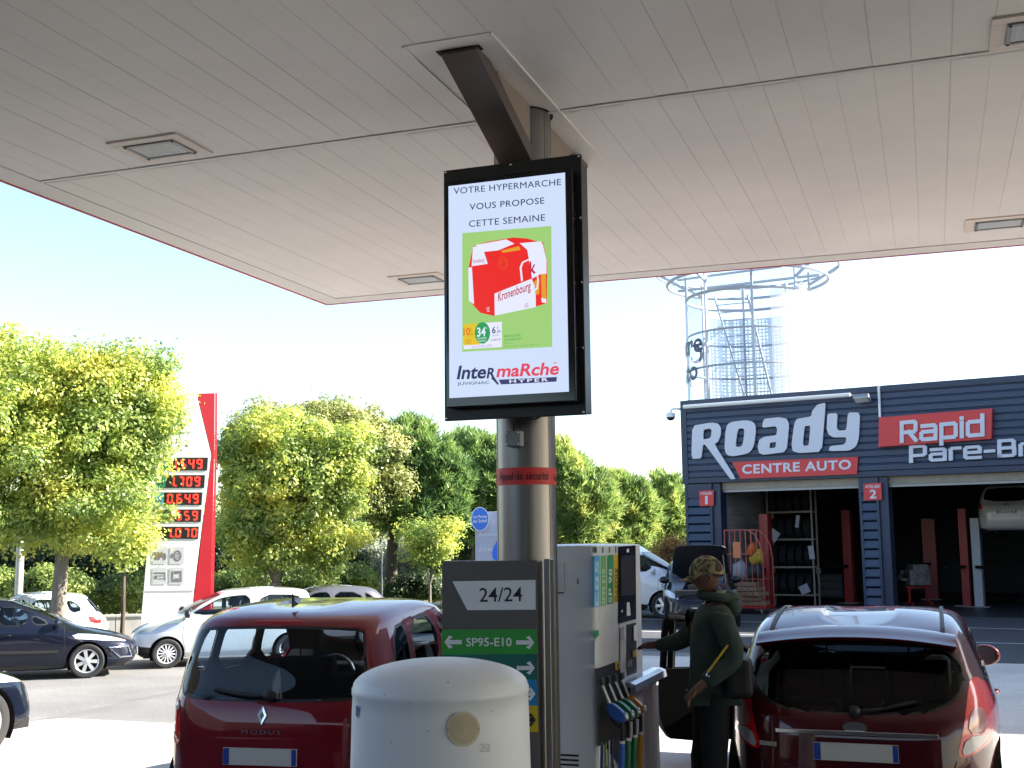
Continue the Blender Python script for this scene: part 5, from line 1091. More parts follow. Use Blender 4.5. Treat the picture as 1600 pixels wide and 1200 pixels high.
for sg in (1, -1):
    b = MB(); P = [cpt(hitp, 1.72, .68, 'y', sg, .004), cpt(hitp, 1.40, .80, 'y', sg, .004), cpt(hitp, 1.55, .83, 'y', sg, .004), cpt(hitp, 1.80, .76, 'y', sg, .004), cpt(hitp, 1.88, .66, 'y', sg, .004)]; b.poly(P); b.build('headlight', M_head, pg)
    b = MB(); P = [cpt(hitp, sg*y, z, 'x', 1, .02) for y, z in ((.78, .55), (.60, .55), (.60, .36), (.74, .36))]; b.tube(P, .022, 8, closed=True); b.build('fog_light', M_chrome, pg, smooth=50)
    b = MB(); b.bar(cpt(hitp, -.9, .55, 'y', sg, .008), cpt(hitp, .78, .52, 'y', sg, .008), .02, .05); b.build('rub_strip', M_trimb, pg)
# white three-door facing it
S_fox = dict(loops=[(1.70, -1.76, .70, .22, .20, .24, 6, 6), (1.80, -1.86, .78, .30, .28, .32, 4.5, 6), (1.90, -1.91, .815, .48, .50, .50, 3.6, 5.5), (1.87, -1.91, .825, .66, .72, .72, 3.2, 5.5), (1.66, -1.89, .82, .82, .92, .92, 3.0, 5.5), (1.02, -1.85, .79, 1.02, 1.0, 1.05, 3.6, 5.5),
                    (.66, -1.80, .74, 1.22, 1.26, 1.26, 4.6, 5.5), (.18, -1.72, .68, 1.43, 1.47, 1.44, 5, 5.5), (.04, -1.66, .61, 1.49, 1.52, 1.49, 4.5, 5), (-.1, -1.5, .44, 1.52, 1.545, 1.52, 4, 4), (-.25, -1.36, .24, 1.53, 1.552, 1.532, 4, 4)],
  wheels=(1.20, -1.26, .292, 1.44), belt=1.0, mirror=(.80, 1.02), spokes=14, spokew=.14, rimmat=M_hubw, handles=((-.32, .92),), plate_r=.6, mirmat=M_trimb, hmat=M_trimb,
  regions=[('rear_window', M_glass, [(-.56, 1.08), (.56, 1.08), (.54, 1.36), (.48, 1.42), (-.48, 1.42), (-.54, 1.36)], 'x', -1), ('windscreen', M_glass, [(-.62, 1.06), (.62, 1.06), (.54, 1.40), (.48, 1.45), (-.48, 1.45), (-.54, 1.40)], 'x', 1),
           WIN([(.80, 1.03), (.45, 1.22), (.20, 1.36), (-.10, 1.42), (-.46, 1.43), (-.46, 1.06)]), WIN([(-.66, 1.08), (-.66, 1.43), (-1.46, 1.41), (-1.52, 1.30), (-1.46, 1.14)]),
           ('headlight', M_head, [(.38, .70), (.62, .66), (.80, .78), (.76, .90), (.60, .88)], 'x', 1), ('front_bumper', M_trimb, [(-.85, .2), (.85, .2), (.85, .46), (-.85, .46)], 'x', 1), ('tail_light', M_tail, [(.66, .85), (.82, .85), (.82, 1.05), (.70, 1.05)], 'x', -1)],
  gaps=[([(-.56, 1.45), (-.58, .95), (-.58, .34)], 'y', 0), ([(.88, 1.02), (.90, .6), (.84, .34)], 'y', 0)])
M_white = car_paint('white car paint', (.70, .71, .72), 0., .4)
wl, wd = -533/F_PX*24.5, 24.5
loc, rz = place(wl+1.20*h_[0]-.72*h_[1], wd+1.20*h_[1]+.72*h_[0], -h_[0], -h_[1])
fox, hitf, _ = make_car('parked_car', 'small white three-door car with grey wheel covers nose to nose with the black one', 'car', loc, rz, S_fox, M_white)
for sg in (1, -1):
    b = MB(); P = [cpt(hitf, x, z, 'y', sg, .005) for x, z in ((1.78, .68), (1.50, .86), (1.62, .90), (1.80, .80))]; b.poly(P); b.build('headlight', M_head, fox)
# white five-door behind the black car, grey one behind the white one
S_w2 = hatch(L=3.95, Wd=1.70, H=1.46, rear_rake=.05)
loc, rz = place(-11.1, 26.6, -.94, -.34); make_car('parked_car', 'white five-door hatchback parked beyond the black car, tail to the right', 'car', loc, rz, S_w2, M_white)
S_g = hatch(L=4.2, Wd=1.78, H=1.44, rear_rake=.12, glassm=M_glassd)
loc, rz = place(-5.0, 29.4, -.92, -.39); make_car('parked_car', 'grey hatchback parked under the trees behind the white three-door car', 'car', loc, rz, S_g, car_paint('silver grey paint', (.13, .13, .15), .4))
# dark car whose nose enters at the lower left edge
S_n = hatch(L=4.1, Wd=1.76, H=1.48, spokes=5, spokew=.36)
nl, nd = -820/F_PX*11.6, 11.6
loc, rz = place(nl-1.245*.47-.76*.88, nd-1.245*.88+.76*.47, .47, .88); make_car('parked_car', 'dark blue car with silver wheel, only its nose showing at the lower left edge', 'car', loc, rz, S_n, car_paint('dark blue paint', (.003, .005, .013), .2), skip=('mirrors',))
# silver car up on the lift
S_l = hatch(L=4.5, Wd=1.80, H=1.55, rear_rake=.08, glassm=M_glassd)
p_ = LD(766/F_PX*32.6, 32.6); pc = p_ + v_*2.2
lc, hl, _ = make_car('raised_car', 'silver hatchback raised on the lift in the second workshop bay, tail towards us', 'car', (pc.x, pc.y, 1.88), math.atan2(v_.y, v_.x), S_l, car_paint('warm silver paint', (.72, .72, .72), .1))
b = MB(); b.tube([cpt(hl, y, z, 'x', -1, .01) for y, z in ((.07, .93), (0, .99), (-.07, .93))], .012, 6); b.tube([cpt(hl, y, z, 'x', -1, .01) for y, z in ((.07, .885), (0, .945), (-.07, .885))], .012, 6); b.build('chevron_emblem', M_chrome, lc)
b = MB(); xp = cpt(hl, 0, .72*1.55/1.5, 'x', -1, .0225).x; zz = .72*1.55/1.5; put_text(b, 'BL-161-BE', (xp, .19, zz-.035), (xp, -.2, zz-.035), (xp, .19, zz+.035)); b.build('plate_lettering', M_sb, lc)
# white van beyond the pump
S_v = dict(loops=[(2.20, -2.2, .80, .24, .22, .24, 6, 8), (2.30, -2.3, .90, .34, .32, .34, 5, 8), (2.34, -2.34, .93, .55, .55, .55, 4, 8), (2.28, -2.35, .94, .80, .80, .80, 3.6, 8), (2.10, -2.35, .935, .98, 1.02, 1.02, 3.4, 8), (1.52, -2.34, .91, 1.12, 1.16, 1.16, 4, 8), (1.20, -2.33, .87, 1.38, 1.40, 1.40, 4.6, 8), (.70, -2.30, .82, 1.68, 1.70, 1.70, 5, 8), (.55, -2.27, .76, 1.79, 1.81, 1.80, 5, 7), (.4, -2.2, .5, 1.86, 1.88, 1.87, 4, 5), (.2, -2.0, .25, 1.875, 1.89, 1.88, 4, 4)],
  wheels=(1.42, -1.40, .33, 1.60), belt=1.14, mirror=(1.16, 1.14), spokes=6, spokew=.34, handles=((.28, 1.0), (-.10, 1.0)), hmat=M_trimb,
  regions=[('windscreen', M_glassd, [(-.76, 1.20), (.76, 1.20), (.68, 1.66), (-.68, 1.66)], 'x', 1), ('window', M_glassd, [(1.18, 1.17), (.90, 1.50), (.68, 1.64), (.30, 1.66), (.30, 1.16)], 'y', 0), ('headlight', M_head, [(.5, .78), (.86, .80), (.88, 1.0), (.7, .98)], 'x', 1), ('front_bumper', M_trimb, [(-.95, .2), (.95, .2), (.95, .5), (-.95, .5)], 'x', 1), ('sill', M_trimb, [(-.95, .2), (1.0, .2), (1.0, .40), (-.95, .36)], 'y', 0)],
  gaps=[([(.20, 1.75), (.18, .42)], 'y', 0), ([(1.30, 1.14), (1.28, .45)], 'y', 0), ([(-1.0, 1.75), (-1.0, .42)], 'y', 0)])
loc, rz = place(4.75-2.15*.93, 30.6+2.15*.37, .93, -.37)
van, hv, _ = make_car('delivery_van', 'white delivery van heading right behind the fuel pump, beside the workshop', 'van', loc, rz, S_v, M_white, skip=('seats',))
# dark car with its bonnet up
S_d = hatch(L=4.1, Wd=1.74, H=1.50, glassm=M_glassd)
loc, rz = place(4.42, 28.6, -.12, -.99)
dk, hd_, _ = make_car('parked_car', 'black car with its bonnet raised at the workshop corner behind the man', 'car', loc, rz, S_d, car_paint('black car paint', (.004, .005, .010), .1))
b = MB(); P = chaikin([(0, -.66, 0), (1.0, -.60, .02), (1.1, -.45, .03), (1.1, .45, .03), (1.0, .60, .02), (0, .66, 0)], 1); M_ = Matrix.Translation((.95, 0, 1.02)) @ Matrix.Rotation(R(-46), 4, 'Y')
b.prism([M_ @ p for p in P], M_.to_3x3() @ Vector((0, 0, .03))); b.build('bonnet', pmat('bonnet black', (.006, .007, .012), .4), dk, bevel=.01)
b = MB(); b.box(.95, 1.85, -.6, .6, .62, .84); b.box(1.2, 1.6, -.3, .25, .84, .95); b.build('engine', pmat('engine dark', (.02, .02, .022), .6, var=.5, vscale=8), dk, bevel=.02)
b = MB(); b.tube([(1.75, .55, .85), M_ @ Vector((.85, .5, 0))], .012, 6); b.build('bonnet_stay', M_trimb, dk)
# ------------------------------------------------------------------ price totem
TD = 28.0
_tn = LD(math.sin(R(14)), -math.cos(R(14))); _tp0 = LD((285-800)/F_PX*TD, TD)
def Tp(x, y, off=0.): return onpl(x, y, _tp0+_tn*off, _tn)
def Tq(zx, zy, off=0.): return Tp(180+zx/3, 580+zy/3, off)
dback = -_tn*.34
tot = thing('price_totem', 'tall white fuel price totem with red right edge and red digits beside the left tree', 'sign', Tp(275, 1017))
TL = Vector(tot.location)
def tb_(mb, name, mats, par=tot, **k): return mb.build(name, mats, par, local=TL, **k)
M_tot = pmat('totem white', (.72, .73, .73), .35, var=.03, vscale=1.5); M_tred = pmat('totem red', (.50, .018, .03), .35, var=.05, vscale=2)
b = MB(); b.prism([Tp(*p) for p in ((250, 615), (306, 615), (329, 710), (298.5, 960), (292.5, 1018), (216, 1018), (219, 985), (232, 830))], dback); tb_(b, 'white_body', M_tot, bevel=.01)
b = MB(); b.prism([Tp(*p) for p in ((307, 615), (335.5, 614), (335, 700), (328, 1018), (293.5, 1018), (299.5, 960), (330, 710))], dback); tb_(b, 'red_edge', M_tred, bevel=.01)
b = MB(); b.prism([Tp(x, y, -.04) for x, y in ((336.2, 614), (339.5, 614), (339, 700), (332, 1018), (328.8, 1018), (335.7, 700))], dback*.8); tb_(b, 'side_strip', pmat('totem sunlit red', (.62, .05, .07), .3))  # lighter red paints the sun on the totem's right side face
b = MB(); b.box(-.9, .9, -.3, .3, -.2, .12); b.v = [tuple(Vector(p)+TL+Vector((0, .17, 0))) for p in b.v]; tb_(b, 'footing', MATS['island concrete'])
b = MB(); b.poly([Tq(x, y, .006) for x, y in ((130, 1030), (365, 1028), (365, 1033), (130, 1035))]); tb_(b, 'panel_joint', pmat('joint grey', (.4, .4, .4), .6))
b = MB(); put_text(b, 'Mousquetaires', Tq(248, 299, .008), Tq(352, 296, .008), Tq(248, 285, .008)); tb_(b, 'lettering', M_trimb); b = MB(); put_text(b, 'LES', Tq(300, 278, .008), Tq(318, 277, .008), Tq(300, 268, .008)); tb_(b, 'lettering', M_trimb)
M_led = pmat('led red', (.3, .01, .01), .4, emit=(1.0, .035, .012), est=1.5*2**-EXPO*2.2); M_dk = pmat('display black', (.012, .010, .010), .35)
SEG = {'0': 'abcdef', '1': 'bc', '4': 'bcfg', '5': 'acdfg', '6': 'acdefg', '7': 'abc', '9': 'abcdfg'}
def seg7(b, ch, x, y, w_, h_, t_, sl):
    def rect(x0, y0, x1, y1): b.poly([Tq(xx+sl*(y+h_-yy), yy, .02) for xx, yy in ((x0, y0), (x1, y0), (x1, y1), (x0, y1))])
    for s in SEG[ch]:
        if s == 'a': rect(x+t_, y, x+w_-t_, y+t_)
        if s == 'g': rect(x+t_, y+h_/2-t_/2, x+w_-t_, y+h_/2+t_/2)
        if s == 'd': rect(x+t_, y+h_-t_, x+w_-t_, y+h_)
        if s == 'f': rect(x, y+t_*.3, x+t_, y+h_/2-t_*.3)
        if s == 'b': rect(x+w_-t_, y+t_*.3, x+w_, y+h_/2-t_*.3)
        if s == 'e': rect(x, y+h_/2+t_*.3, x+t_, y+h_-t_*.3)
        if s == 'c': rect(x+w_-t_, y+h_/2+t_*.3, x+w_, y+h_-t_*.3)
rows_t = [('1549', (178, 405, 435, 465, 424), 'SP95', (.03, .25, .08)), ('1709', (168, 487, 421, 547, 412), 'SP98', (.01, .20, .12)), ('0649', (160, 568, 409, 627, 402), 'E85', (.05, .27, .36)), ('1559', (157, 648, 405, 706, 398), 'Gazole', (.60, .38, .01)), ('1070', (154, 729, 392, 786, 386), 'GPL', (.012, .010, .010))]
for i, (dg, (x0, y0, x1, y1, xb), fu, rgb) in enumerate(rows_t):
    b = MB(); b.prism([Tq(x0, y0, .014), Tq(x1, y0, .014), Tq(xb if 0 else x1-4, y1, .014), Tq(x0-2, y1, .014)], -_tn*.03); pn = tb_(b, 'price_panel', M_dk)
    lw = x0+68; b = MB(); b.poly([Tq(x0+3, y0+2, .018), Tq(lw, y0+2, .018), Tq(lw-1, y1-2, .018), Tq(x0+1, y1-2, .018)]); lb = tb_(b, 'fuel_tab', pmat('tab '+fu, rgb, .4), pn)
    b = MB(); put_text(b, fu, Tq(x0+8, y1-12, .022), Tq(x0+56, y1-13, .022), Tq(x0+8, y1-30, .022)); tb_(b, 'lettering', pmat('tab yellow text', (.5, .42, .05), .5) if i == 4 else M_trimb, lb)
    b = MB(); xs = lw+20
    for k, c in enumerate(dg): seg7(b, c, xs+k*38-(6 if k == 0 else 0), y0+7, 27, y1-y0-14, 7, .06)
    b.poly([Tq(xx, yy, .02) for xx, yy in ((xs+24, y1-14), (xs+31, y1-14), (xs+31, y1-7), (xs+24, y1-7))]); tb_(b, 'price_digits', M_led, pn)
M_ic = pmat('icon grey', (.50, .51, .53), .5); M_icd = pmat('icon dark', (.16, .155, .15), .5); M_icb = pmat('icon brown', (.20, .15, .11), .5)
for k, (x0, y0) in enumerate(((176, 825), (256, 825), (175, 921), (255, 921))):
    b = MB(); b.poly([Tq(x0, y0, .008), Tq(x0+66, y0, .008), Tq(x0+65, y0+79, .008), Tq(x0-1, y0+79, .008)]); pl = tb_(b, 'pictogram', M_ic)
    b = MB(); q = lambda P, mi=0: b.poly([Tq(x0+x, y0+y, .012) for x, y in P], mi)
    if k == 0: q([(5, 22), (46, 22), (46, 48), (5, 48)], 1); q([(48, 28), (58, 28), (64, 38), (64, 50), (48, 50)]); [q([(c+6*math.cos(t), 54+6*math.sin(t)) for t in np.linspace(0, 6.28, 13)[:-1]]) for c in (14, 28, 55)]
    if k == 1:
        for ro, ri, cx in ((26, 18, 36), (12, 8, 36)): b.add([Tq(x0+cx+r_*.72*math.cos(t), y0+40+r_*math.sin(t), .012) for r_ in (ro, ri) for t in np.linspace(0, 6.283, 25)[:-1]], [(j, (j+1) % 24, 24+(j+1) % 24, 24+j) for j in range(24)], 0)
        q([(6, 34), (14, 28), (14, 52), (6, 48)])
    if k == 2: q([(8, 22), (60, 22), (60, 60), (55, 60), (55, 28), (8, 28)]); q([(10, 36), (22, 36), (22, 54), (10, 54)]); q([(28, 36), (48, 36), (48, 40), (28, 40)]); q([(28, 50), (48, 50), (48, 54), (28, 54)])
    if k == 3: q([(10, 14), (17, 14), (17, 66), (10, 66)]); q([(49, 14), (56, 14), (56, 66), (49, 66)]); q([(22, 16), (46, 16), (46, 28), (22, 28)]); q([(24, 50), (42, 50), (46, 60), (20, 60)]); q([(17, 62), (49, 62), (49, 66), (17, 66)])
    tb_(b, 'pictogram_mark', [M_icd, M_icb], pl)

# ------------------------------------------------------------------ car-wash style welcome sign, poles, small signs
BD = 30.
def Bp(x, y, off=0.): return atd(x, y, BD-off)
ws = thing('welcome_sign', 'pale blue grey welcome sign with a round blue disc half hidden by the column', 'sign', Bp(775, 970)); WL = Vector(ws.location)
b = MB(); b.prism([Bp(x, y) for x, y in ((742, 801), (812, 797), (814, 980), (744, 980))], LD(0, .15)); b.build('panel', pmat('sign blue grey', (.33, .37, .47), .5, var=.04), ws, local=WL, bevel=.01)
b = MB(); n_ = 36; b.prism([Bp(750+14.5*math.cos(t), 811+19*math.sin(t), .10) for t in np.linspace(0, 6.283, n_+1)[:-1]], LD(0, .05)); b.build('disc_rim', pmat('disc rim', (.55, .62, .75), .4), ws, local=WL)
b = MB(); b.poly([Bp(750+13*math.cos(t), 811+17.4*math.sin(t), .105) for t in np.linspace(0, 6.283, n_+1)[:-1]]); ds = b.build('disc', pmat('disc blue', (.03, .16, .62), .4), ws, local=WL)
b = MB(); put_text(b, 'Les Portes', Bp(739, 810, .11), Bp(761, 809, .11), Bp(739, 805, .11), bold=.02); b.build('lettering', M_lw, ds, local=WL); b = MB(); put_text(b, 'du Soleil', Bp(739, 817, .11), Bp(761, 816, .11), Bp(739, 811.5, .11), bold=.02); b.build('lettering', M_lw, ds, local=WL)
b = MB(); put_text(b, 'Bienvenue', Bp(748, 838, .006), Bp(779, 837, .006), Bp(748, 832, .006), shear=.15); b.build('lettering', M_lw, ws, local=WL); b = MB(); put_text(b, 'Entrée', Bp(749, 862, .006), Bp(769, 861, .006), Bp(749, 854, .006), shear=.15); b.build('lettering', M_lw, ws, local=WL)
b = MB(); b.poly([Bp(x, y, .006) for x, y in [(p.x, p.y) for p in chaikin([(782, 838, 0), (772, 852, 0), (768, 866, 0), (772, 876, 0), (786, 878, 0), (796, 870, 0), (796, 850, 0)], 2)]]); b.build('water_drop', pmat('drop blue', (.02, .14, .72), .4), ws, local=WL)
def pole(x, d, ytop, r, lab, nm='pole', cat='pole', mat=None):
    p = LD((x-800)/F_PX*d, d); z0 = gz(p.x); b = MB(); zt = EYE+(850-ytop)/F_PX*d
    b.tube([(0, 0, z0), (0, 0, z0+.4), (0, 0, zt)], [r*1.2, r, r*.8], 14); b.lathe([(r*2.2, z0), (r*2.2, z0+.03), (r*1.3, z0+.06)], 14, 0)
    o = b.build(nm, mat or pmat('pale pole grey', (.48, .48, .47), .5, metal=.2, var=.06), smooth=50); o.location = (p.x, p.y, 0); tag(o, lab, cat); return o
pole(36, 29, 640, .10, 'pale grey lamp column rising into the left tree behind the white car', 'lamp_column', 'lamp post')
pole(596, 36, 862, .03, 'thin grey pole beside the dark pine trunk', 'pole', 'pole')
rs = thing('road_sign', 'round red and white road sign on a thin pole under the second tree', 'road sign', LD((416-800)/F_PX*33.5, 33.5, -.5))
b = MB(); b.tube([(0, 0, 0), (0, 0, 2.5)], .04, 10); b.build('pole', MATS['pale pole grey'], rs, smooth=50)
b = MB(); Ms = Matrix.Translation((-.05, -.06, 2.25)) @ Matrix.Rotation(R(90), 4, 'X') @ Matrix.Rotation(R(58), 4, 'Y'); b.lathe([(.001, .012), (.13, .012)], 28, 1, Ms); b.lathe([(.13, .013), (.19, .013), (.19, -.01), (.001, -.01)], 28, 0, Ms); b.build('plate', [pmat('sign ring red', (.5, .03, .03), .4), M_sw], rs)
lw_ = MB(); a0, a1 = LD(-12.5, 29.5), LD(-7.6, 31); 
for i in range(8):
    p, q = a0.lerp(a1, i/8), a0.lerp(a1, (i+.97)/8); lw_.bar((p.x, p.y, -.15), (q.x, q.y, -.15), .2, .7); lw_.bar((p.x, p.y, .22), (q.x, q.y, .22), .26, .05)
tag(lw_.build('low_wall', pmat('pale wall', (.45, .44, .42), .8, var=.15, vscale=2)), 'low pale wall beneath the hedge left of the totem', 'wall')

# ------------------------------------------------------------------ trees
rg = np.random.default_rng(11)
def unit(n):
    v = rg.normal(size=(n, 3)); return v/np.linalg.norm(v, axis=1)[:, None]
def leaf_obj(name, cen, nrm, size, mat, parent, off, elong=1.5):
    n = len(cen); t = np.cross(nrm, unit(n)); t /= np.linalg.norm(t, axis=1)[:, None]+1e-9; bt = np.cross(nrm, t)
    s = size*rg.uniform(.6, 1.25, n)[:, None]
    v = np.stack([cen-t*s*elong*.5, cen+bt*s*.42-nrm*s*.12, cen+t*s*elong*.5, cen-bt*s*.42-nrm*s*.12], 1).reshape(-1, 3)-np.array(off)
    f = np.arange(n*4).reshape(n, 4); return raw_mesh(name, v, f, mat, parent)
def raw_mesh(name, v, f, mat, parent):
    me = bpy.data.meshes.new(name); k = f.shape[1]; me.vertices.add(len(v)); me.vertices.foreach_set('co', v.astype(np.float32).ravel()); me.loops.add(f.size); me.loops.foreach_set('vertex_index', f.astype(np.int32).ravel())
    me.polygons.add(len(f)); me.polygons.foreach_set('loop_start', (np.arange(len(f))*k).astype(np.int32)); me.polygons.foreach_set('loop_total', np.full(len(f), k, np.int32)); me.update(calc_edges=True); me.materials.append(mat)
    o = bpy.data.objects.new(name, me); col.objects.link(o); o.parent = parent; return o
def clumps(blobs, n, lo=.5):
    wt = np.array([(b_[1]*b_[3])**1.0 for b_ in blobs]); wt = wt/wt.sum(); idx = rg.choice(len(blobs), n, p=wt); u = unit(n); r = lo+(1-lo)*rg.uniform(0, 1, n)**.6; r *= rg.uniform(.84, 1.14, n)
    c = np.array([tuple(blobs[i][0]) for i in idx]); rad = np.array([[blobs[i][1], blobs[i][2], blobs[i][3]] for i in idx]); return c+u*rad*r[:, None], u
def blob(x, y, rx, ry, d, dep=.85): k = d/F_PX; return (atd(x, y, d), rx*k, rx*k*dep, ry*k)
def broad(root, blobs, nc, per, size, mat, sig=.3, droop=.0):
    nc = int(nc*.34); per = int(per*6.6); size *= .66; c, u = clumps(blobs, nc); n = nc*per; sg_ = np.repeat(sig*rg.uniform(.7, 1.5, nc), per)[:, None]; q = unit(n)*(rg.uniform(.25, 1, n)**.5)[:, None]*1.55
    cc = np.repeat(c, per, 0)+q*sg_*np.array([1, 1, .72]); tw = rg.uniform(0, 1, n) < .05; cc[tw] += unit(int(tw.sum()))*np.array([1, 1, .8])*sig*1.4; nn = q*.9+unit(n)*.8+np.array([0, 0, .55]); nn /= np.linalg.norm(nn, axis=1)[:, None]
    return leaf_obj('crown', cc, nn, size, mat, root, root.location)
def needle(root, blobs, nc, per, ln, mat, lo=.45):
    nc = int(nc*1.7); ln *= .74
    c, u = clumps(blobs, nc, lo); n = nc*per; cc = np.repeat(c, per, 0)+rg.normal(size=(n, 3))*.06; d = np.repeat(u, per, 0)*.55+unit(n)*.9+np.array([0, 0, .75]); d /= np.linalg.norm(d, axis=1)[:, None]; s = np.cross(d, unit(n)); s /= np.linalg.norm(s, axis=1)[:, None]+1e-9
    L_ = (ln*rg.uniform(.6, 1.2, n))[:, None]; w_ = L_*.085; v = np.stack([cc-s*w_, cc+s*w_, cc+d*L_+s*w_*.35, cc+d*L_-s*w_*.35], 1).reshape(-1, 3)-np.array(root.location); return raw_mesh('crown', v, np.arange(n*4).reshape(n, 4), mat, root)
M_bark = pmat('grey bark', (.20, .175, .145), .9, var=.35, vscale=5, bump=.8, bscale=22, stretch=(3, 3, .6)); M_barkd = pmat('dark pine bark', (.085, .062, .048), .95, var=.4, vscale=5, bump=1., bscale=18, stretch=(3, 3, .7))
def trunk(root, base, blobs, r, mat, limbs=7, fork=.45):
    b = MB(); o = Vector(root.location); top = max((bb[0] for bb in blobs), key=lambda p: p.z); c = sum((bb[0] for bb in blobs), Vector())/len(blobs)
    f = base.lerp(Vector((c.x, c.y, c.z)), fork); f.x = base.x*.85+f.x*.15+rnd.uniform(-.05, .05); f.y = base.y*.7+f.y*.3; b.tube([base-o-Vector((0, 0, .1)), base-o+Vector((0, 0, .15)), base.lerp(f, .5)-o+Vector((rnd.uniform(-.06, .06), 0, 0)), f-o], [r*1.5, r*1.1, r*.95, r*.8], 14)
    for i in range(limbs):
        bb = blobs[i % len(blobs)]; u = Vector(unit(1)[0]); e = bb[0]+Vector((u.x*bb[1], u.y*bb[2], abs(u.z)*bb[3]*.9))*.75; m = f.lerp(e, .45)+Vector((0, 0, .15*rnd.uniform(.3, 1.5))); b.tube([f-o, f.lerp(m, .5)-o+Vector((0, 0, .08)), m-o, e-o], [r*.5, r*.42, r*.28, r*.08], 8)
        for _ in range(3): e2 = m.lerp(e, rnd.uniform(.1, .8)); v2 = e2+Vector(unit(1)[0])*bb[1]*.35; b.tube([e2-o, (e2.lerp(v2, .5))-o+Vector((0, 0, .05)), v2-o], [r*.16, r*.1, r*.04], 6)
    return b.build('trunk', mat, root, smooth=60)
L_yel = leafmat('yellow green leaves', [(0.145, 0.234, 0.05), (0.282, 0.396, 0.081), (0.546, 0.61, 0.118), (0.885, 0.805, 0.164)], 0.54); L_grn = leafmat('light green leaves', [(0.138, 0.215, 0.052), (0.244, 0.333, 0.078), (0.447, 0.48, 0.117), (0.676, 0.652, 0.162)], 0.5)
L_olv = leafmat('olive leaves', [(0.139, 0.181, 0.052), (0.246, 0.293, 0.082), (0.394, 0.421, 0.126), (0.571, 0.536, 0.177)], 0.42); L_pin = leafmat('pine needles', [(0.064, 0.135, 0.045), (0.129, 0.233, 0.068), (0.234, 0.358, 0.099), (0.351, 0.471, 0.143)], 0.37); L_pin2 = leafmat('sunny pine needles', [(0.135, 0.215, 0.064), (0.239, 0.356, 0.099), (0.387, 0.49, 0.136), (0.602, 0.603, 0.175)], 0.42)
L_drk = leafmat('dark evergreen leaves', [(0.023, 0.043, 0.016), (0.039, 0.071, 0.026), (0.064, 0.108, 0.037), (0.107, 0.158, 0.053)], 0.32); L_hdg = leafmat('hedge leaves', [(0.129, 0.202, 0.051), (0.251, 0.345, 0.082), (0.393, 0.477, 0.115), (0.536, 0.6, 0.162)], 0.42); L_org = leafmat('rusty leaves', [(0.231, 0.125, 0.042), (0.458, 0.232, 0.066), (0.582, 0.391, 0.094), (0.321, 0.321, 0.094)], 0.47); L_slv = leafmat('silvery leaves', [(0.246, 0.281, 0.194), (0.408, 0.443, 0.321), (0.529, 0.565, 0.425), (0.607, 0.607, 0.467)], 0.37)
def tree(nm, lab, cat, x, d, blobs, kind, nc, per, size, lm, bm_, r, grp=None, limbs=7, fork=.45, sig=.3, xt=None, z0=None):
    p = LD((x-800)/F_PX*d, d); p.z = gz(p.x) if z0 is None else z0; t = thing(nm, lab, cat, p, 0, grp); trunk(t, p, blobs, r, bm_, limbs, fork)
    (broad(t, blobs, nc, per, size, lm, sig) if kind == 'b' else needle(t, blobs, nc, per, size, lm)); return t
B = lambda d, *L: [blob(*q, d) for q in L]
tree('broadleaf_tree', 'large bright yellow green tree overhanging the price totem at the far left', 'tree', 100, 26, B(26, (60, 690, 180, 165), (180, 640, 92, 105), (215, 600, 50, 62), (130, 790, 118, 78), (-60, 720, 140, 160), (40, 600, 120, 80), (208, 720, 36, 90), (246, 640, 38, 42), (232, 562, 40, 40)), 'b', 1600, 42, .105, L_yel, M_bark, .17, limbs=14, fork=.5, sig=.30)
tree('broadleaf_tree', 'round yellow green tree just right of the price totem', 'tree', 432, 33, B(33, (450, 740, 108, 100), (412, 820, 78, 80), (520, 720, 62, 70), (505, 810, 62, 80), (385, 720, 40, 70)), 'b', 1100, 36, .12, L_yel, M_bark, .21, limbs=12, fork=.35, sig=.28)
tree('broadleaf_tree', 'taller olive green tree behind the round yellow green one', 'tree', 505, 39, B(39, (420, 680, 70, 48), (520, 690, 100, 66), (585, 740, 56, 70), (560, 700, 60, 50)), 'b', 950, 36, .125, L_olv, M_bark, .2, limbs=10, sig=.3)
tree('pine_tree', 'umbrella pine with a thick bare dark trunk left of the welcome sign', 'tree', 606, 40, B(40, (640, 712, 60, 58), (680, 745, 58, 48), (648, 790, 75, 42), (610, 800, 40, 30), (690, 800, 40, 40)), 'n', 900, 34, .42, L_pin, M_barkd, .23, limbs=10, fork=.62)
tree('pine_tree', 'dense green pine directly behind the steel column', 'tree', 742, 44, B(44, (735, 722, 48, 46), (770, 765, 60, 70), (725, 790, 50, 50), (800, 720, 40, 40)), 'n', 900, 34, .45, L_pin, M_barkd, .22, limbs=9)
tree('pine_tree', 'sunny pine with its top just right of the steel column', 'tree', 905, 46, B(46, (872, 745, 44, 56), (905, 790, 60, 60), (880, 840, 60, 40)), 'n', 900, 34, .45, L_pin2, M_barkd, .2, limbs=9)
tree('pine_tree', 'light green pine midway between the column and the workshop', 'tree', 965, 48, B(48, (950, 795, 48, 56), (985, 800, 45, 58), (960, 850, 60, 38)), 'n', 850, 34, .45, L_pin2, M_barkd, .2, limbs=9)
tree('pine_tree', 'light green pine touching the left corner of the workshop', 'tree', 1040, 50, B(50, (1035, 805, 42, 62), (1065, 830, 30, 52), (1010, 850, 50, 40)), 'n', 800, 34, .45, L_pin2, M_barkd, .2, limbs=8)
tree('young_tree', 'slender young tree with yellowing leaves under the umbrella pine', 'tree', 672, 37, B(37, (665, 845, 30, 32), (690, 838, 24, 34)), 'b', 130, 30, .11, L_yel, M_bark, .05, limbs=5)
tree('young_tree', 'thin dark sapling whose stem stands left of the price totem', 'tree', 197, 25.5, B(25.5, (190, 855, 24, 20), (205, 840, 20, 22)), 'b', 60, 26, .09, L_yel, M_barkd, .05, limbs=4, fork=.8)
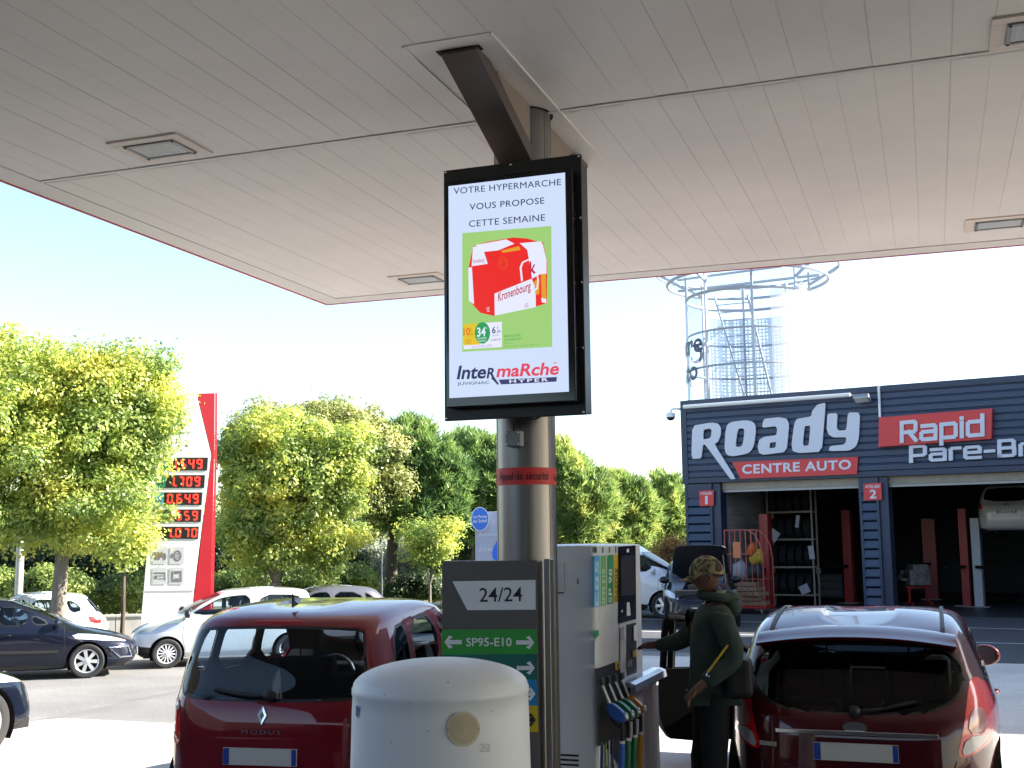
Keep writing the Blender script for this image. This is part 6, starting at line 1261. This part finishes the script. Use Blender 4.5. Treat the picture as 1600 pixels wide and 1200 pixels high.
tree('shrub', 'rusty orange shrub in front of the workshop pine', 'shrub', 1055, 42, B(42, (1052, 868, 22, 26), (1040, 880, 22, 18)), 'b', 90, 30, .12, L_org, M_barkd, .05, limbs=4)
tree('olive_bush', 'silvery grey bush glimpsed right of the thick pine trunk', 'shrub', 632, 47, B(47, (640, 872, 30, 32), (585, 880, 34, 28), (610, 895, 40, 20)), 'b', 220, 30, .12, L_slv, M_bark, .06, limbs=4)
tree('evergreen_bush', 'dark evergreen bush behind the pale lamp column at far left', 'shrub', 30, 33, B(33, (20, 885, 60, 45), (-50, 870, 60, 60)), 'b', 320, 34, .13, L_drk, M_barkd, .08, limbs=5)
tree('evergreen_bush', 'dark evergreen bush between the left trunk and the totem', 'shrub', 170, 34, B(34, (165, 890, 50, 42), (110, 880, 45, 40)), 'b', 320, 34, .13, L_drk, M_barkd, .08, limbs=5)
tree('evergreen_bush', 'dark evergreen bush right behind the price totem', 'shrub', 350, 38, B(38, (352, 880, 45, 40), (395, 890, 40, 34)), 'b', 280, 34, .13, L_drk, M_barkd, .08, limbs=5)
tree('evergreen_bush', 'dark low bush between the two pine trunks', 'shrub', 560, 46, B(46, (700, 870, 45, 45), (540, 885, 30, 30)), 'b', 200, 34, .15, L_drk, M_barkd, .08, limbs=5)
hz = [(85, 31, 48, 24, 912, 'light green hedge shrub behind the white hatchback roof'), (-10, 31, 50, 22, 918, 'light green hedge shrub at the extreme left edge'), (190, 32, 34, 24, 925, 'green hedge shrub above the low wall beside the totem'), (375, 35, 46, 16, 912, 'light green hedge shrub above the windscreen of the small white car'), (470, 36, 46, 18, 908, 'light green hedge shrub behind the grey hatchback'), (545, 37, 40, 20, 906, 'pale green hedge shrub left of the thick pine trunk'), (645, 38, 40, 18, 915, 'dark green hedge shrub right of the thick pine trunk'), (700, 39, 40, 18, 912, 'green hedge shrub beside the fuel sign')]
for x, d, rx, ry, y, lab in hz: tree('hedge_shrub', lab, 'shrub', x, d, B(d, (x, y, rx, ry), (x+rx*.5, y+4, rx*.7, ry*.8), (x-rx*.5, y+6, rx*.7, ry*.8)), 'b', 200, 34, .10, L_hdg if 'dark' not in lab else L_drk, M_bark, .04, 'hedge along the car park', 4, .3, .18)
fw = thing('far_wood', None, None, LD(-8, 62, -.5)); fw['kind'] = 'stuff'
bl = [blob(x, y, 75, ry, 62) for x, y, ry in ((-60, 860, 50), (40, 850, 60), (150, 855, 55), (260, 860, 50), (360, 850, 60), (470, 845, 60), (580, 850, 55), (690, 850, 55), (790, 850, 60), (900, 855, 50), (1000, 862, 45))]
c, u = clumps(bl, 1900); n_ = 1900*26; cc = np.repeat(c, 26, 0)+rg.normal(size=(n_, 3))*.4; nn = np.repeat(u, 26, 0)*.7+unit(n_)+np.array([0, 0, .5]); nn /= np.linalg.norm(nn, axis=1)[:, None]
bpy.data.objects.remove(fw); fw = leaf_obj('far_wood', cc, nn, .26, L_olv, None, (0, 0, 0)); fw['kind'] = 'stuff'

# ------------------------------------------------------------------ block added behind the viewer to darken car reflections and the near ceiling
ks = thing('reflection_blocker', 'brown block with dark windows added unseen behind the pumps to darken reflections', 'building', (-1, -15, 0))
b = MB(); b.box(-16, 18, -5, 0, 0, 4.4); b.build('wall', pmat('blocker brown', (.07, .068, .068), .7, var=.1), ks)
b = MB(); b.box(-15.9, -11.5, .05, 20.5, 0, 4.6); b.build('side_baffle', MATS['blocker brown'], ks)  # added unseen baffle keeping side light off the near ceiling
for x in range(-9, 15, 4): b = MB(); b.box(x, x+3, .0, .05, .6, 2.9); b.build('window', pmat('blocker glass', (.02, .025, .03), .1), ks)

# ------------------------------------------------------------------ the man at the pump
MD = 8.2
def V(x, y, off=0.): return atd(x, y, MD+off)
def Vz(x, z, off=0.): p = atd(x, 1100, MD+off); p.z = z; return p
g0 = Vz(1115, 0); man = thing('person', 'man in camouflage cap and dark green hooded jacket reaching to the pump', 'person', (g0.x, g0.y, 0)); mo = Vector(man.location)
fwd = LD(-1, .18).normalized(); side = Vector((-fwd.y, fwd.x, 0))
M_skin = pmat('dark tan skin', (.15, .072, .044), .5, var=.08, vscale=12)
def shift(L): return [p-mo for p in L]
def hand(wrist, tip, palm_n, curl, s=1.):
    d = (tip-wrist).normalized(); sd = d.cross(palm_n).normalized(); pn = sd.cross(d); P = [wrist, wrist+d*.045*s, wrist+d*.085*s]; E = [(0, 1), (1, 2)]; Rr = [.022, (.028), (.026)]
    for i, (o_, ln) in enumerate(((-.028, .062), (-.010, .073), (.009, .068), (.027, .052))):
        base = wrist+d*.085*s+sd*o_; k = len(P); c1 = d-pn*curl*.5; c2 = d-pn*curl; c3 = d*.6-pn*curl*1.5
        P += [base, base+c1.normalized()*ln*.42, base+c1.normalized()*ln*.42+c2.normalized()*ln*.33, base+c1.normalized()*ln*.42+c2.normalized()*ln*.33+c3.normalized()*ln*.25]; E += [(2, k), (k, k+1), (k+1, k+2), (k+2, k+3)]; Rr += [.0105, .0092, .0085, .0075]
    k = len(P); tb0 = wrist+d*.03*s-sd*.024; tdir = (d*.7-sd*.7-pn*.3).normalized(); P += [tb0, tb0+tdir*.035, tb0+tdir*.035+(d-pn*.4).normalized()*.03]; E += [(1, k), (k, k+1), (k+1, k+2)]; Rr += [.0125, .0105, .009]
    return P, E, Rr
neckb, head = V(1113, 940), V(1104, 899)
nearS, nearE, nearW = V(1129, 962, -.19), V(1150, 1030, -.25), V(1092, 1074, -.26)
farS, farE, farW = V(1103, 962, .19), V(1064, 1004, .30), V(1019, 1008, .47)
hipN, hipF = Vz(1120, .93, -.09), Vz(1108, .93, .09); knN, knF = Vz(1112, .50, -.11), Vz(1096, .50, .10); anN, anF = Vz(1124, .09, -.12), Vz(1104, .09, .10)
pel = Vz(1114, .98); bel = V(1113, 1058); che = V(1114, 990); upc = V(1115, 958)
P = [pel, bel, che, upc, neckb, V(1108, 922), nearS, nearE, nearW, farS, farE, farW, hipN, knN, anN, anN+fwd*.16-Vector((0, 0, .05)), hipF, knF, anF, anF+fwd*.16-Vector((0, 0, .05))]
E = [(0, 1), (1, 2), (2, 3), (3, 4), (4, 5), (3, 6), (6, 7), (7, 8), (3, 9), (9, 10), (10, 11), (0, 12), (12, 13), (13, 14), (14, 15), (0, 16), (16, 17), (17, 18), (18, 19)]
Rr = [.12, .115, .125, .10, .058, .055, .06, .045, .03, .06, .045, .03, .085, .06, .042, .035, .085, .06, .042, .035]
for wi, tip, pn, cu in ((8, V(1076, 1090, -.24), Vector((0, 0, 1)), .9), (11, V(990, 1011, .66), Vector((0, 0, 1)), .35)):
    hp_, he, hr = hand(P[wi], tip, pn, cu); k = len(P)-1; P += hp_[1:]; E += [((wi if a == 0 else a+k), b_+k) for a, b_ in he]; Rr += hr[1:]
bodyo = skin_mesh('body', shift(P), E, Rr, M_skin, man, 2)
hb_ = bmesh.new(); hb_.from_mesh(bodyo.data)
pit = R(13); hf = (fwd*math.cos(pit)-Vector((0, 0, 1))*math.sin(pit)).normalized(); hu = side.cross(hf).normalized()*-1
if hu.z < 0: hu = -hu
def HL(f_, s_, u_2): return head-mo+hf*f_+side*s_+hu*u_2
hv_ = MB(); nu, nv = 28, 20; vs = []
for j in range(nv+1):
    t = math.pi*j/nv
    for k in range(nu):
        p = 2*math.pi*k/nu; f_ = math.sin(t)*math.cos(p); s_ = math.sin(t)*math.sin(p); z_ = math.cos(t)
        ff = f_*.098; ss = s_*.076; zz = z_*.118
        if z_ < 0: ss *= 1-.28*abs(z_); ff = ff*(1-.18*abs(z_))+.018*abs(z_)
        if f_ > .75 and abs(s_) < .35: ff += .024*math.exp(-((zz+.012)/.022)**2)*max(0, 1-abs(s_)/.3) - .006*math.exp(-((zz-.022)/.014)**2) + .008*math.exp(-((zz+.055)/.012)**2)
        if f_ > .6 and abs(abs(s_)-.38) < .16: ff -= .012*math.exp(-((zz-.016)/.014)**2)
        if f_ > .5: ff += .010*math.exp(-((zz+.095)/.02)**2)
        vs.append(HL(ff, ss, zz))
hv_.add(vs, [(j*nu+k, (j+1)*nu+k, (j+1)*nu+(k+1) % nu, j*nu+(k+1) % nu) for j in range(nv) for k in range(nu)])
for sg in (1, -1):
    hv_.tube([HL(-.012+.024*math.cos(t)*.8, sg*(.076+.012*abs(math.sin(t))), -.004+.034*math.sin(t)) for t in np.linspace(0, 6.283, 15)[:-1]], .007, 6, closed=True); hv_.sphere(HL(-.012, sg*.076, -.004), .018, 10, 8, 0, (.8, .8, 1.4))
me_ = bpy.data.meshes.new('tmp'); me_.from_pydata([tuple(v) for v in hv_.v], [], hv_.f); hb_.from_mesh(me_); bmesh.ops.recalc_face_normals(hb_, faces=hb_.faces)
for f in hb_.faces: f.smooth = True
hb_.to_mesh(bodyo.data); hb_.free(); bpy.data.meshes.remove(me_)
b = MB()
for sg in (1, -1): b.sphere(HL(.084, sg*.03, .018), .0115, 10, 8)
b.build('eye', pmat('eye', (.35, .33, .3), .2), man, smooth=60)
b = MB()
for sg in (1, -1): b.tube([HL(.092, sg*.015, .036), HL(.090, sg*.032, .041), HL(.076, sg*.05, .036)], .005, 6)
b.sphere(HL(-.026, 0, .014), .090, 20, 12, 0, (.88, .80, .72)); b.build('hair', pmat('grey hair', (.05, .045, .04), .8), man, smooth=60)
# cap
cm_ = bpy.data.materials.new('camouflage cloth'); cm_.use_nodes = True; n = cm_.node_tree; L = n.links; pb_ = n.nodes['Principled BSDF']; pb_.inputs['Roughness'].default_value = .9
tc = n.nodes.new('ShaderNodeTexCoord'); nz_ = n.nodes.new('ShaderNodeTexNoise'); nz_.inputs['Scale'].default_value = 16; nz_.inputs['Detail'].default_value = 2; nz_.inputs['Distortion'].default_value = 1.2; L.new(tc.outputs['Object'], nz_.inputs['Vector']); cr = n.nodes.new('ShaderNodeValToRGB'); cr.color_ramp.interpolation = 'CONSTANT'
for i, (ps, c_) in enumerate(((0, (.05, .035, .02)), (.42, (.10, .10, .05)), (.5, (.26, .19, .10)), (.6, (.36, .28, .16)))):
    e = cr.color_ramp.elements[i] if i < 2 else cr.color_ramp.elements.new(ps); e.position = ps; e.color = (*c_, 1)
L.new(nz_.outputs['Fac'], cr.inputs[0]); L.new(cr.outputs[0], pb_.inputs['Base Color'])
b = MB(); nu, nv = 32, 12; vs = []
for j in range(nv+1):
    t = (math.pi/2*1.08)*j/nv
    for k in range(nu): p = 2*math.pi*k/nu; vs.append(HL(.120*math.sin(t)*math.cos(p)-.006, .096*math.sin(t)*math.sin(p), .026+(.108+.03*max(0, -math.cos(p))*(1 if math.cos(t) < 0 else 0))*math.cos(t)*(1 if t < 1.4 else 1.0)-max(0, -math.cos(p))*.030*(t/1.7)**3+.003*math.sin(4*p)*math.sin(t)))
b.add(vs, [(j*nu+k, (j+1)*nu+k, (j+1)*nu+(k+1) % nu, j*nu+(k+1) % nu) for j in range(nv) for k in range(nu)])
vz = []
for j in range(7):
    r_ = j/6
    for k in range(13): a = -1.15+2.3*k/12; vz.append(HL(.108*math.cos(a)+.085*r_*math.cos(a*.75), .088*math.sin(a), .024-.016*r_-.022*(.3+.7*r_)*(a/1.15)**2))
vz2 = [v-hu*.005 for v in vz]; m_ = len(vz); b.add(vz+vz2, [(j*13+k, j*13+k+1, (j+1)*13+k+1, (j+1)*13+k) for j in range(6) for k in range(12)]+[(m_+j*13+k, m_+(j+1)*13+k, m_+(j+1)*13+k+1, m_+j*13+k+1) for j in range(6) for k in range(12)])
b.sphere(HL(-.004, 0, .131), .008, 8, 6); b.build('cap', cm_, man, smooth=50)
M_hood = pmat('dark green jacket', (.026, .046, .040), .85, var=.25, vscale=7, bump=.9, bscale=9); M_tro = pmat('dark trousers', (.005, .0055, .009), .85, var=.2, vscale=8, bump=.8, bscale=10)
P = [Vz(1113, .90), Vz(1114, .96), bel, che, upc, V(1114, 944), nearS, nearS.lerp(nearE, .5), nearE, nearE.lerp(nearW, .5), nearW.lerp(nearE, .12), farS, farS.lerp(farE, .5), farE, farE.lerp(farW, .5), farW.lerp(farE, .08)]
E = [(0, 1), (1, 2), (2, 3), (3, 4), (4, 5), (4, 6), (6, 7), (7, 8), (8, 9), (9, 10), (4, 11), (11, 12), (12, 13), (13, 14), (14, 15)]
Rr = [.105, .170, .168, .172, .130, .082, .092, .080, .074, .064, .052, .092, .078, .070, .060, .048]
jk = skin_mesh('jacket', shift(P), E, Rr, M_hood, man, 2, 2)
dt = bpy.data.textures.new('cloth folds', 'CLOUDS'); dt.noise_scale = .14; dt.noise_depth = 2; dm_ = jk.modifiers.new('folds', 'DISPLACE'); dm_.texture = dt; dm_.strength = .026; dm_.mid_level = .5
b = MB()                                    # hood lying on the back, collar
hc = V(1137, 934)-mo; bk = -fwd
ring = [V(1114, 936)-mo+bk*(.02+.10*math.cos(t))+side*.105*math.sin(t)+Vector((0, 0, .018-.012*math.cos(t))) for t in np.linspace(0, 6.283, 21)[:-1]]; b.tube(ring, .034, 10, closed=True)
for (o_, r_, s3) in ((bk*.0, .085, (1.0, 1.25, .62)), (bk*.035+Vector((0, 0, -.055)), .075, (.8, 1.3, .9)), (bk*.01+Vector((0, 0, -.10)), .055, (.8, 1.2, .9))): b.sphere(hc+o_, r_, 18, 12, 0, s3)
ho = b.build('hood', M_hood, man, smooth=70); hd2 = ho.modifiers.new('folds', 'DISPLACE'); hd2.texture = dt; hd2.strength = .03
b = MB(); b.tube([V(1113, 930)-mo+bk*(.012+.078*math.cos(t))+side*.078*math.sin(t)+Vector((0, 0, .01+.012*math.cos(t))) for t in np.linspace(0, 6.283, 19)[:-1]], .014, 8, closed=True); b.build('collar', pmat('pale collar lining', (.20, .21, .12), .85), man, smooth=60)
P = [Vz(1113, 1.02), Vz(1113, .94), hipN, knN, anN, hipF, knF, anF]; E = [(0, 1), (1, 2), (2, 3), (3, 4), (1, 5), (5, 6), (6, 7)]; Rr = [.155, .150, .112, .088, .072, .112, .088, .072]
tr = skin_mesh('trousers', shift(P), E, Rr, M_tro, man, 2, 1); d3 = tr.modifiers.new('folds', 'DISPLACE'); d3.texture = dt; d3.strength = .03
for an in (anN, anF):
    b = MB(); b.sphere(an-mo+fwd*.06-Vector((0, 0, .035)), 1, 18, 10, 0, (.15, .07, .06)); b.v = [(x, y, max(z, .0)) for x, y, z in b.v]; b.build('shoe', pmat('black shoe', (.012, .012, .013), .5), man, smooth=60)
b = MB(); s0, s1 = V(1137, 1008, -.34)-mo, V(1106, 1050, -.36)-mo; b.bar(s0, s1, .03, .006); b.build('strap', pmat('yellow strap', (.55, .34, .01), .6), man)
b = MB(); b.tube([s1, s1+Vector((0, 0, -.02))+fwd*.01, s1+Vector((0, 0, -.03))-fwd*.01], .006, 6); b.build('clip', M_chrome, man)
bg_ = MB(); q = V(1153, 1058, -.10)-mo; Mb = Matrix.Translation(q) @ Matrix.Rotation(math.atan2(fwd.y, fwd.x), 4, 'Z'); bg_.box(-.10, .09, -.16, .16, -.13, .13, 0, Mb); bo = bg_.build('shoulder_bag', pmat('black bag', (.010, .010, .012), .6, bump=.6, bscale=12)); bo.location = mo; b_ = bo.modifiers.new('bevel', 'BEVEL'); b_.width = .05; b_.segments = 3; tag(bo, "black shoulder bag hanging behind the man's hip", 'bag')
